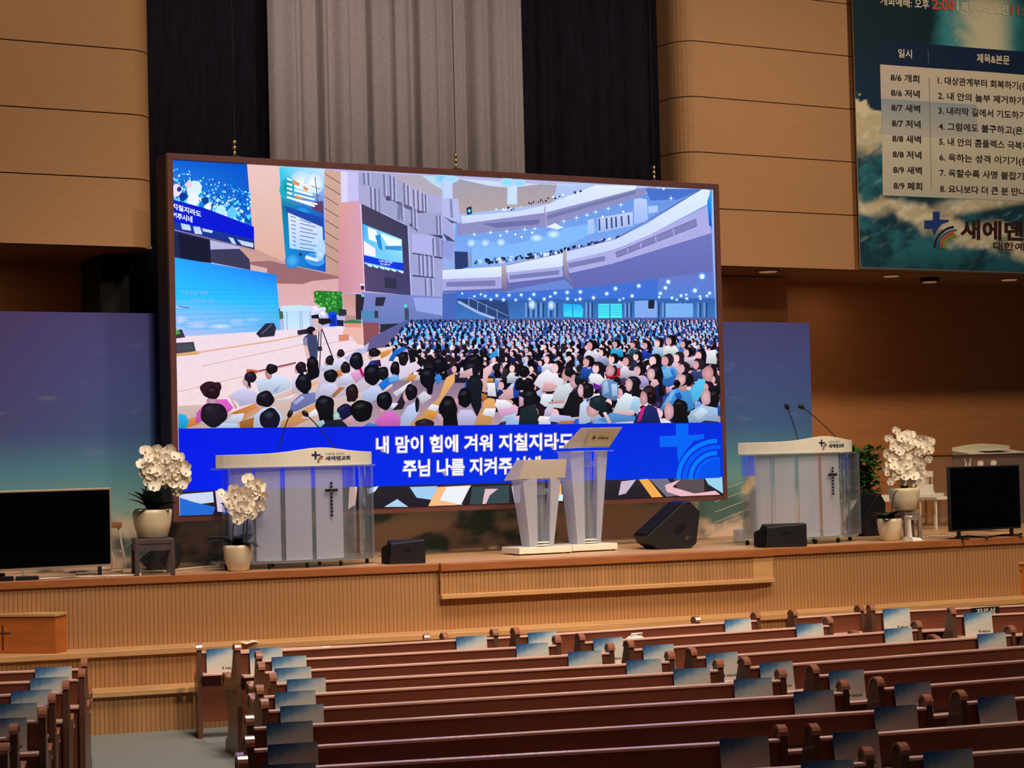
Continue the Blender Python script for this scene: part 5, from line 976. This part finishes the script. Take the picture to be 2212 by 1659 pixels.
def boxmon(x0, y0, x1, y1, label):
    p = at((x0+x1)/2, y1); k = dep(p)/FPX; w = (x1-x0)*k; h = (y1-y0)*k
    t = thing('stage_monitor', label, 'speaker', (p.x, p.y, SZ), math.radians(-20), 'black stage monitors')
    prof = [(0, 0), (0, h*.98), (.1, h), (.34, h*.5), (.36, .06), (.33, 0)]
    mb = MB(); a = [(-w/2, y, z) for y, z in prof]; b = [(w/2, y, z) for y, z in prof]; a[1] = (-w/2+.02, 0, h*.86); mb.hexa(a, b); mb.build('cabinet', M_BLACK, t, .01)
    MB().hexa([(-w/2, .0, 0.01), (-w/2-.14*w, .12, .01), (-w/2-.14*w, .2, .01), (-w/2, .32, .01)], [(-w/2, .0, h*.84), (-w/2-.14*w, .12, h*.7), (-w/2-.14*w, .2, h*.6), (-w/2, .32, h*.5)]).build('angled_side', M_GRILLE, t)
    MB().box(-w*.1, w*.1, -.004, 0, h*.55, h*.66).build('handle_recess', M_GRILLE, t)
wedge(1456, 1186, 125, 103, 'large black wedge monitor tilted up, right of the lecterns', 1)
wedge(1886, 1158, 66, 92, 'black wedge monitor half hidden behind the right pulpit', 1)
wedge(352, 1231, 84, 62, 'dark wedge monitor behind the stool of the left orchid', 1)
boxmon(840, 1166, 920, 1218, 'low black monitor box on the stage edge right of left pulpit')
boxmon(1652, 1131, 1746, 1182, 'low black monitor box in front of the right pulpit')
# --- televisions
def tv(x0, y0, x1, y1, foot, label, bez, feetx, lean=0):
    Y = at(*foot).y; X0, X1, z0, z1 = rect(x0, y0, x1, y1, Y)
    t = thing('television', label, 'television', ((X0+X1)/2, Y, SZ)); w = (X1-X0)/2; a, b = z0-SZ, z1-SZ
    MB().box(-w, w, 0, .045, a, b).build('body', bez, t, .004)
    MB().box(-w+.016, w-.016, -.004, 0, a+.024, b-.018).build('panel', M_SCREENOFF, t)
    for fx in feetx:
        MB().hexa([(fx*w-.012, -.14, 0), (fx*w+.012, -.14, 0), (fx*w+.012, .18, 0), (fx*w-.012, .18, 0)], [(fx*w-.012, -.12, .012), (fx*w+.012, -.12, .012), (fx*w+.012, .16, .012), (fx*w-.012, .16, .012)]).build('foot', M_BLACK, t)
        MB().box(fx*w-.015, fx*w+.015, .005, .035, .012, a+.03).build('stand_leg', M_BLACK, t)
    MB().box(-.2, .2, .045, .08, a+.15, a+.4).build('rear_housing', M_BLACK, t, .01)
    return t
tv(-140, 1059, 241, 1232, (215, 1246), 'large switched-off television with pale bezel at the left stage edge', M_SILVER, (-.7, .86))
t = tv(2052, 1006, 2204, 1145, (2130, 1162), 'switched-off black television at the right stage edge before the flowers', M_DARKMET, (-.75, .75))
# --- stools
def stool(x0, y0, x1, y1, label, m):
    p = at((x0+x1)/2, y1); k = dep(p)/FPX; w = (x1-x0)*k*.44; h = (y1-y0)*k
    t = thing('plant_stool', label, 'stool', (p.x, p.y+w*.6, SZ), math.radians(-14)); 
    MB().box(-w, w, -w, w, h-.05, h).build('seat', m, t, .006)
    for sx in (-1, 1):
        for sy in (-1, 1): MB().box(sx*w*.9-.02, sx*w*.9+.02, sy*w*.9-.02, sy*w*.9+.02, 0, h-.05).build('leg', m, t, .003)
    for s_ in (-1, 1):
        MB().box(-w*.85, w*.85, s_*w*.9-.012, s_*w*.9+.012, h-.11, h-.05).build('apron', m, t)
        MB().box(s_*w*.9-.012, s_*w*.9+.012, -w*.85, w*.85, h-.11, h-.05).build('apron', m, t)
    return t, h, w
sl_, hl_, wl2 = stool(292, 1163, 388, 1242, 'dark square wooden stool carrying the left orchid pot', M_STOOL)
sr_, hr_, wr2 = stool(1951, 1102, 1993, 1165, 'small grey wooden stool carrying the right orchid pot', M_STOOL2)
# --- orchids
def flower_mesh():
    mb = MB()
    def petal(a, l, w, lift):
        P = [(0, 0, 0)]; 
        for s, ww in ((.3, .6), (.65, 1), (.9, .7), (1, .25)):
            for sg in (-1, 1): P.append((sg*w*ww, -lift*s+(.12*l*ww), l*s))
        F = [(0, 1, 2), (1, 3, 4, 2), (3, 5, 6, 4), (5, 7, 8, 6)]
        c, sn = math.cos(a), math.sin(a); mb.add([(x*c+z*sn, y, -x*sn+z*c) for x, y, z in P], F, True)
    for a, l, w in ((math.radians(75), .05, .034), (math.radians(-75), .05, .034), (0, .046, .02), (math.radians(145), .044, .019), (math.radians(-145), .044, .019)): petal(a, l, w, .012)
    mb.ball((0, -.012, -.006), .010, .012, .012, 6, 4)
    return mb.mesh('flower', M_PETAL)
FLOWER = flower_mesh()
def leaf_mesh(l=1., w=.16, droop=.3):
    mb = MB(); vs = []
    for i in range(7):
        s = i/6; ww = w*math.sin(math.pi*min(.97, .12+.86*s))**.7; z = .35*s-droop*s*s; vs += [(-ww, s*l, z*l+ww*.25), (0, s*l, z*l), (ww, s*l, z*l+ww*.25)]
    fs = [(3*i+a, 3*i+a+1, 3*i+a+4, 3*i+a+3) for i in range(6) for a in range(2)]
    return mb.add(vs, fs, True).mesh('leaf', M_LEAF)
LEAF = leaf_mesh(1., .24, .35)
def orchid(base, label, potpx, k, fl, n, leaves, leafl, seed, stems, face=-.5):
    r_ = random.Random(seed); t = thing('potted_orchid', label, 'orchid', base, 0, 'white orchids in cream pots')
    rt, rb, h = potpx[0]*k/2, potpx[1]*k/2, potpx[2]*k
    MB().lathe([(0, .0), (rb*.86, 0), (rb, h*.06), (rb+(rt-rb)*.72, h*.5), (rt, h*.86), (rt*.99, h), (rt*.9, h), (rt*.9, h*.9), (0, h*.9)], 28).build('pot', M_POT, t)
    MB().lathe([(0, h*.93), (rt*.89, h*.91)], 20).build('moss', M_LEAF, t)
    for i in range(leaves):
        a = 2*math.pi*i/leaves+r_.uniform(-.3, .3); o = link('leaf', LEAF, t, (0, 0, h*.93), (r_.uniform(-.1, 0.5 if leaves < 20 else 1.1), 0, a)); s = leafl*r_.uniform(.75, 1.15); o.scale = (s, s, s)
    cs_ = [(cx*k, cz*k, rx*k, rz*k) for cx, cz, rx, rz in fl]
    for i, (sx, sz, ex, ez) in enumerate(stems):
        P0 = Vector((sx*k, 0, h*.9)); P1 = Vector((sx*k, -.02, ez*k)); P2 = Vector((ex*k, -.06, ez*k*.98))
        MB().tube([P0.lerp(P1, s).lerp(P1.lerp(P2, s), s) for s in [j/8 for j in range(9)]], .006, 6).build('stem', M_STEM, t)
    tot = sum(c[2]*c[3] for c in cs_)
    for ci, (cx, cz, rx, rz) in enumerate(cs_):
        for j in range(max(2, round(n*rx*rz/tot))):
            u = (j+.5)/max(2, round(n*rx*rz/tot)); a = j*2.39996; rr = math.sqrt(u); x = cx+rx*rr*math.cos(a); z = cz+rz*rr*math.sin(a)
            y = -.12*math.sqrt(max(0, 1-rr*rr))+r_.uniform(-.03, .03)
            o = link('flower', FLOWER, t, (x, y, z), (r_.uniform(-.5, .4), r_.uniform(-.6, .6), face+math.cos(a)*rr*.8*-1+r_.uniform(-.3, .3))); s = r_.uniform(.95, 1.3); o.scale = (s, s, s)
    return t
b = at(334, 1242); kk = dep(b)/FPX; bs = Vector((sl_.location.x, sl_.location.y, SZ+hl_))
orchid(bs, 'big white orchid in a cream pot on the dark stool', (86, 66, 62), kk, [(-10, 165, 26, 30), (30, 165, 40, 32), (14, 138, 36, 24), (62, 140, 22, 34), (-8, 112, 12, 20), (52, 112, 26, 14)], 52, 22, .26, 3, [(-8, 60, 60, 190), (4, 60, 70, 160), (-14, 60, -25, 185)])
b = at(515, 1233); kk = dep(b)/FPX
orchid(b, 'small white orchid in a cream bowl on the stage edge by left pulpit', (64, 46, 56), kk, [(-6, 160, 40, 22), (30, 175, 26, 24), (8, 132, 34, 26), (46, 160, 12, 28)], 32, 7, .26, 5, [(-12, 50, 30, 190), (12, 50, 40, 170), (-22, 50, -42, 150), (20, 50, 20, 120)])
b = at(1955, 1165); kk = dep(b)/FPX; bs = Vector((sr_.location.x-.06, sr_.location.y, SZ+hr_))
orchid(bs, 'largest white orchid in a cream pot on the grey stool, right side', (66, 50, 48), kk, [(-38, 128, 26, 34), (-14, 150, 30, 24), (20, 140, 34, 30), (0, 92, 52, 34), (-36, 88, 30, 30), (56, 128, 16, 28), (20, 68, 34, 18)], 66, 7, .12, 8, [(-6, 46, -40, 165), (10, 46, 50, 160), (0, 46, 74, 130)])
b = at(1923, 1168); kk = dep(b)/FPX
t = orchid(b, 'cream bowl of dark green leaves on the stage edge, right side', (54, 40, 48), kk, [], 0, 16, .2, 12, [(6, 40, 16, 110)])
b = at(2216, 1150); kk = dep(b)/FPX
orchid(b+Vector((.1, .5, 0)), 'white orchid partly hidden behind the right television', (60, 48, 50), kk, [(-6, 112, 26, 32), (-2, 84, 28, 20)], 30, 6, .2, 15, [(0, 50, 10, 130)])
# --- hedge plant in a white planter behind the right pulpit
b = at(1884, 1152); kk = dep(b)/FPX
t = thing('planter_bush', 'leafy green bush in a white trough behind the right pulpit', 'plant', (b.x, b.y+.35, SZ))
MB().box(-.24, .26, -.14, .14, 0, 72*kk).build('trough', M_WHITE, t, .008)
mb = MB(); r_ = random.Random(21)
for i in range(900):
    x, y, z = r_.uniform(-.25, .36), r_.uniform(-.15, .15), 72*kk+r_.uniform(-.02, 1)*108*kk
    a, e, s = r_.uniform(0, 6.3), r_.uniform(-.6, .8), r_.uniform(.045, .085)
    d = Vector((math.cos(a)*math.cos(e), math.sin(a)*math.cos(e), math.sin(e))); n = d.cross(Vector((0, 0, 1))).normalized()*s*.5; c = Vector((x, y, z))
    mb.add([c, c+d*s+n, c+d*2*s, c+d*s-n], [(0, 1, 2, 3)])
mb.build('foliage', M_LEAF2, t)['kind'] = 'stuff'
for x in (-.1, .02, .12): MB().tube([(x, 0, 72*kk), (x*1.3, .02, 150*kk)], .008, 6).build('stem', M_STEM, t)

# --- communion table with an open book, far right
YT_ = 18.75
X0, X1, z0, z1 = rect(2052, 979, 2330, 985, YT_)
t = thing('communion_table', 'acrylic table with etched chalice, behind the right television', 'table', ((X0+X1)/2, YT_, SZ)); w = (X1-X0)/2; zt = z1-SZ
MB().box(-w, w, -.05, .55, zt-.02, zt).build('table_top', mat('dark_glass_top', '4a3428', .3), t, .003)
MB().box(-w+.03, w-.03, -.02, -.005, .02, zt-.02).build('front_panel', clear('smoked_acrylic', (.8, .7, .62), .2), t)
for x in (-w+.04, w-.04): MB().box(x-.02, x+.02, .0, .5, 0, zt-.02).build('side_panel', M_CLEAR, t)
def etched(fn): o = fn(MB()).build('etched_motif', M_WHITE, t); return o
ch = -w+.27
etched(lambda m: m.prism([(ch-.06, zt-.03), (ch-.05, zt-.03), (ch-.03, zt-.10), (ch-.015, zt-.11), (ch-.015, zt-.145), (ch-.06, zt-.165), (ch+.06, zt-.165), (ch+.015, zt-.145), (ch+.015, zt-.11), (ch+.03, zt-.10), (ch+.05, zt-.03), (ch+.06, zt-.03), (ch+.04, zt-.12), (ch+.08, zt-.18), (ch-.08, zt-.18), (ch-.04, zt-.12)], 1, -.024, -.021))
for fx in (ch+.2, ch+.42): link('etched_flower', FLOWER, t, (fx, -.026, zt-.12), (0, 0, 0))
X0b, X1b, zb0, zb1 = rect(2080, 955, 2205, 975, YT_+.2)
bs_ = thing('book_rest', 'white sloping book rest with a low arched back on the communion table', 'book rest', ((X0b+X1b)/2, YT_+.25, SZ+zt)); wb_ = (X1b-X0b)/2
MB().hexa([(-wb_, -.15, 0), (wb_, -.15, 0), (wb_, .15, 0), (-wb_, .15, 0)], [(-wb_, -.15, .012), (wb_, -.15, .012), (wb_, .15, .05), (-wb_, .15, .05)]).build('board', M_WHITE, bs_)
MB().prism([(-wb_, .05), (wb_, .05), (wb_, .10), (wb_*.4, .125), (0, .135), (-wb_*.4, .125), (-wb_, .09)], 1, .15, .165).build('arched_back', M_CREAM, bs_)
bk = thing('open_book', 'open book lying on the white book rest', 'book', ((X0b+X1b)/2+.02, YT_+.22, SZ+zt+.035))
for sg in (-1, 1):
    MB().prism([(0, .012), (sg*.06, .034), (sg*.15, .026), (sg*.19, .008), (sg*.19, .0), (0, .004)], 1, -.1, .1).build('pages', M_PAPER, bk)
MB().box(-.2, .2, -.105, .105, -.004, .0).build('cover', mat('book_cover', '4a2c20', .6), bk)
# --- white bench and chair behind the right flowers
YBn = 18.9
X0, X1, z0, z1 = rect(1898, 1068, 2040, 1082, YBn)
t = thing('white_bench', 'long white bench behind the right orchids', 'bench', ((X0+X1)/2, YBn, SZ)); w = (X1-X0)/2
MB().box(-w, w, -.0, .32, z0-SZ, z1-SZ).build('seat', M_WHITE, t, .008)
for x in (-w+.06, 0, w-.06):
    for y in (.03, .28): MB().tube([(x, y, 0), (x, y, z0-SZ)], .012, 8).build('leg', M_STEEL, t)
MB().tube([(-w+.06, .28, .12), (w-.06, .28, .12)], .008, 6).build('stretcher', M_STEEL, t)
X0, X1, z0, z1 = rect(1978, 1018, 2008, 1070, 18.6)
t = thing('white_chair', 'small white chair with pierced back between the right orchid and bench', 'chair', ((X0+X1)/2, 18.55, SZ)); w = (X1-X0)/2
zs = z0-SZ
MB().box(-w, w, -.02, 0, zs, zs+(z1-z0)*.45).build('backrest', M_WHITE, t, .006)
MB().box(-w, w, -.02, 0, zs+(z1-z0)*.75, z1-SZ).build('top_slat', M_WHITE, t, .006)
for i in range(4): MB().box(-w+.01+i*(2*w-.03)/3, -w+.02+i*(2*w-.03)/3, -.015, -.005, zs+(z1-z0)*.45, zs+(z1-z0)*.75).build('spindle', M_WHITE, t)
MB().box(-w-.02, w+.02, -.34, 0, zs-.05, zs-.015).build('seat', M_WHITE, t, .006)
for x in (-w, w):
    for y in (-.3, -.02): MB().tube([(x, y, 0), (x, y, zs-.015 if y < -.1 else zs+.05)], .012, 8).build('leg', M_WHITE, t)
# --- white pedestal foot by the stool
p = at(1962, 1168); k = dep(p)/FPX
t = thing('white_pedestal', 'white pedestal stand with a flat foot beside the grey stool', 'stand', (p.x, p.y-.05, SZ))
MB().hexa([(-.05, -.09, 0), (.09, -.09, 0), (.09, .09, 0), (-.05, .09, 0)], [(-.045, -.06, .045), (.08, -.06, .03), (.08, .06, .03), (-.045, .06, .045)]).build('foot', M_WHITE, t, .005)
MB().hexa([(-.045, -.02, .04), (.0, -.02, .04), (.0, .02, .04), (-.045, .02, .04)], [(-.04, -.015, 50*k), (-.012, -.015, 50*k), (-.012, .015, 50*k), (-.04, .015, 50*k)]).build('column', M_WHITE, t, .004)
MB().box(-.05, .0, -.03, .03, 50*k, 50*k+.02).build('cap', M_WHITE, t, .004)
# --- white box on the base of the right pulpit
p = at(1604, 1171); k = dep(p)/FPX
t = thing('white_box', 'small white plastic box standing at the left foot of right pulpit', 'box', (p.x-.03, p.y, SZ))
MB().box(-.055, .055, -.05, .06, 0, 29*k).build('case', M_WHITE, t, .012)
MB().box(-.045, .045, -.052, -.05, .01, 25*k).build('front_plate', M_PAPER, t)
# --- folding chair behind the left television
Yc = 18.35
def cpt(px, py, dy=0): v = ony(px, py, Yc+dy); return (v.x, v.y, v.z)
t = thing('folding_chair', 'white tubular folding chair with brown seat behind the left television', 'chair', (ony(230, 1225, Yc).x, Yc, SZ))
sa = ony(262, 1135, Yc)
def addw(mb, nm, m): par_keep(mb.build(nm, m, None), t)
addw(MB().box(sa.x-.42, sa.x, Yc-.02, Yc+.36, sa.z-.022, sa.z+.03), 'seat', mat('brown_seat', '8a5c38', .5))
for dy in (0, .34):
    addw(MB().tube([(sa.x-.03, Yc+dy, sa.z-.02), (sa.x+.03, Yc+dy, SZ+.1), (sa.x+.0, Yc+dy, SZ+.012), (sa.x-.45, Yc+dy, SZ+.012)], .011, 8), 'leg', M_WHITE)
    addw(MB().tube([(sa.x-.36, Yc+dy, sa.z), (sa.x-.42, Yc+dy, sa.z+.24)], .011, 8), 'back_post', M_WHITE)
addw(MB().box(sa.x-.44, sa.x-.41, Yc, Yc+.34, sa.z+.1, sa.z+.24), 'backrest', mat('brown_seat', '8a5c38', .5))
addw(MB().tube([(sa.x-.01, Yc, SZ+.2), (sa.x-.01, Yc+.34, SZ+.2)], .008, 6), 'crossbar', M_WHITE)
# --- cables and power strips on the deck
p = at(36, 1256); t = thing('power_strip', 'black power strips lying before the left television', 'power strip', (p.x, p.y+.1, SZ), math.radians(-12))
MB().box(-.32, .0, -.03, .03, 0, .045).build('strip', M_BLACK, t, .006); MB().box(.02, .22, -.03, .03, 0, .04).build('strip', M_BLACK, t, .006)
for x in (-.22, -.1, .1): MB().box(x-.025, x+.025, -.025, .025, .045, .075).build('plug', M_CABLEW if x == .1 else M_BLACK, t, .005)
def cable(name, pts, r, m, label):
    P = [at(*q) for q in pts]; o = thing(name, label, 'cable', (P[0].x, P[0].y, SZ))
    L = [(v.x-P[0].x, v.y-P[0].y, r+.001) for v in P]
    S = []
    for i in range(len(L)-1):
        for j in range(5):
            a = Vector(L[i]).lerp(Vector(L[i+1]), j/5); S.append(a+Vector((0, .015*math.sin(j*1.3+i*2), 0)))
    S.append(Vector(L[-1])); MB().tube(S, r, 6).build('cord', m, o)
    MB().box(S[-1].x-.02, S[-1].x+.02, S[-1].y-.012, S[-1].y+.012, 0, .025).build('plug', m, o, .004)
cable('floor_cable', [(85, 1253), (150, 1248), (230, 1247), (300, 1244)], .009, M_CABLEW, 'white cable along the stage edge under the left television')
cable('floor_cable', [(300, 1234), (345, 1238), (400, 1230), (470, 1224)], .008, M_CABLEW, 'white cable under the dark stool')
cable('floor_cable', [(2064, 1163), (2090, 1160), (2130, 1163), (2170, 1157), (2205, 1156)], .010, M_CABLE, 'black cable bundle under the right television')
cable('floor_cable', [(1960, 1170), (2010, 1160), (2060, 1158)], .008, M_CABLEW, 'white cable from the grey stool to the right television')
# --- offering boxes on the step
def obox(px0, px1, ptop, pbot, label, slot):
    a = onz(px0, pbot, Z1); b = onz(px1, pbot, Z1); d = b-a; L = d.length; k = dep(b)/FPX; h = (pbot-ptop)*k
    t = thing('offering_box', label, 'box', (a.x, a.y, Z1), math.atan2(d.y, d.x), 'offering boxes on the stage step')
    MB().box(0, L, 0, .22, 0, h-.03).build('case', M_BOX, t, .004); MB().box(-.01, L+.012, -.015, .23, h-.026, h).build('lid', M_NOSE, t, .004)
    return t, L, h
t, L, h = obox(-150, 121, 1326, 1412, 'brown wooden offering box with engraved cross, lower left on the step', 0)
u = L*(150+8)/271; MB().box(u-.006, u+.006, -.004, .0, h*.08, h*.72).box(u-.075, u+.075, -.004, 0, h*.50, h*.53).build('engraved_cross', M_GROOVE, t)
t, L, h = obox(2171, 2300, 1214, 1286, 'orange-brown wooden offering box at the right end of the step', 0)
MB().box(.09, .19, -.004, .0, h*.72, h*.75).build('slot', M_GROOVE, t)
# --- small things left on the pews and step
def onrail(px, py, z): return onz(px, py, z)
p = onz(1400, 1379, .80); t = thing('cloth_bag', 'white cloth bag lying on a pew beyond the diagonal aisle', 'bag', (p.x, p.y+.20, .45))
MB().ball((0, 0, .185), .17, .1, .185, 14, 8).build('bag_body', M_PAPER, t); MB().tube([(-.06, 0, .33), (-.05, -.03, .38), (.05, -.03, .38), (.06, 0, .33)], .008, 6).build('handle', M_PAPER, t)
for px, py, c, lb in ((1478, 1366, '1c2038', 'dark blue hymn book standing on a pew ledge, near the right aisle'), (1562, 1362, '5a1418', 'dark red hymn book standing on a pew ledge, near the right aisle')):
    p = onz(px, py, .77); t = thing('hymn_book', lb, 'book', (p.x, p.y-.02, PH-.18), math.radians(-9))
    MB().box(-.11, .11, -.035, 0, 0, .13).build('cover', mat('book_'+c, c, .6), t, .004); MB().box(-.105, .105, -.03, -.005, .004, .132).build('pages', M_PAPER, t)
p = onz(545, 1391, Z1); t = thing('paper_sheet', 'crumpled white paper on the stage step above the first pew', 'paper', (p.x, p.y+.05, Z1), .3)
MB().add([(-.09, -.05, .004), (.0, -.06, .02), (.09, -.04, .004), (.08, .05, .025), (.0, .06, .008), (-.08, .05, .03), (0, 0, .012)], [(0, 1, 6), (1, 2, 6), (2, 3, 6), (3, 4, 6), (4, 5, 6), (5, 0, 6)]).build('sheet', M_PAPER, t)
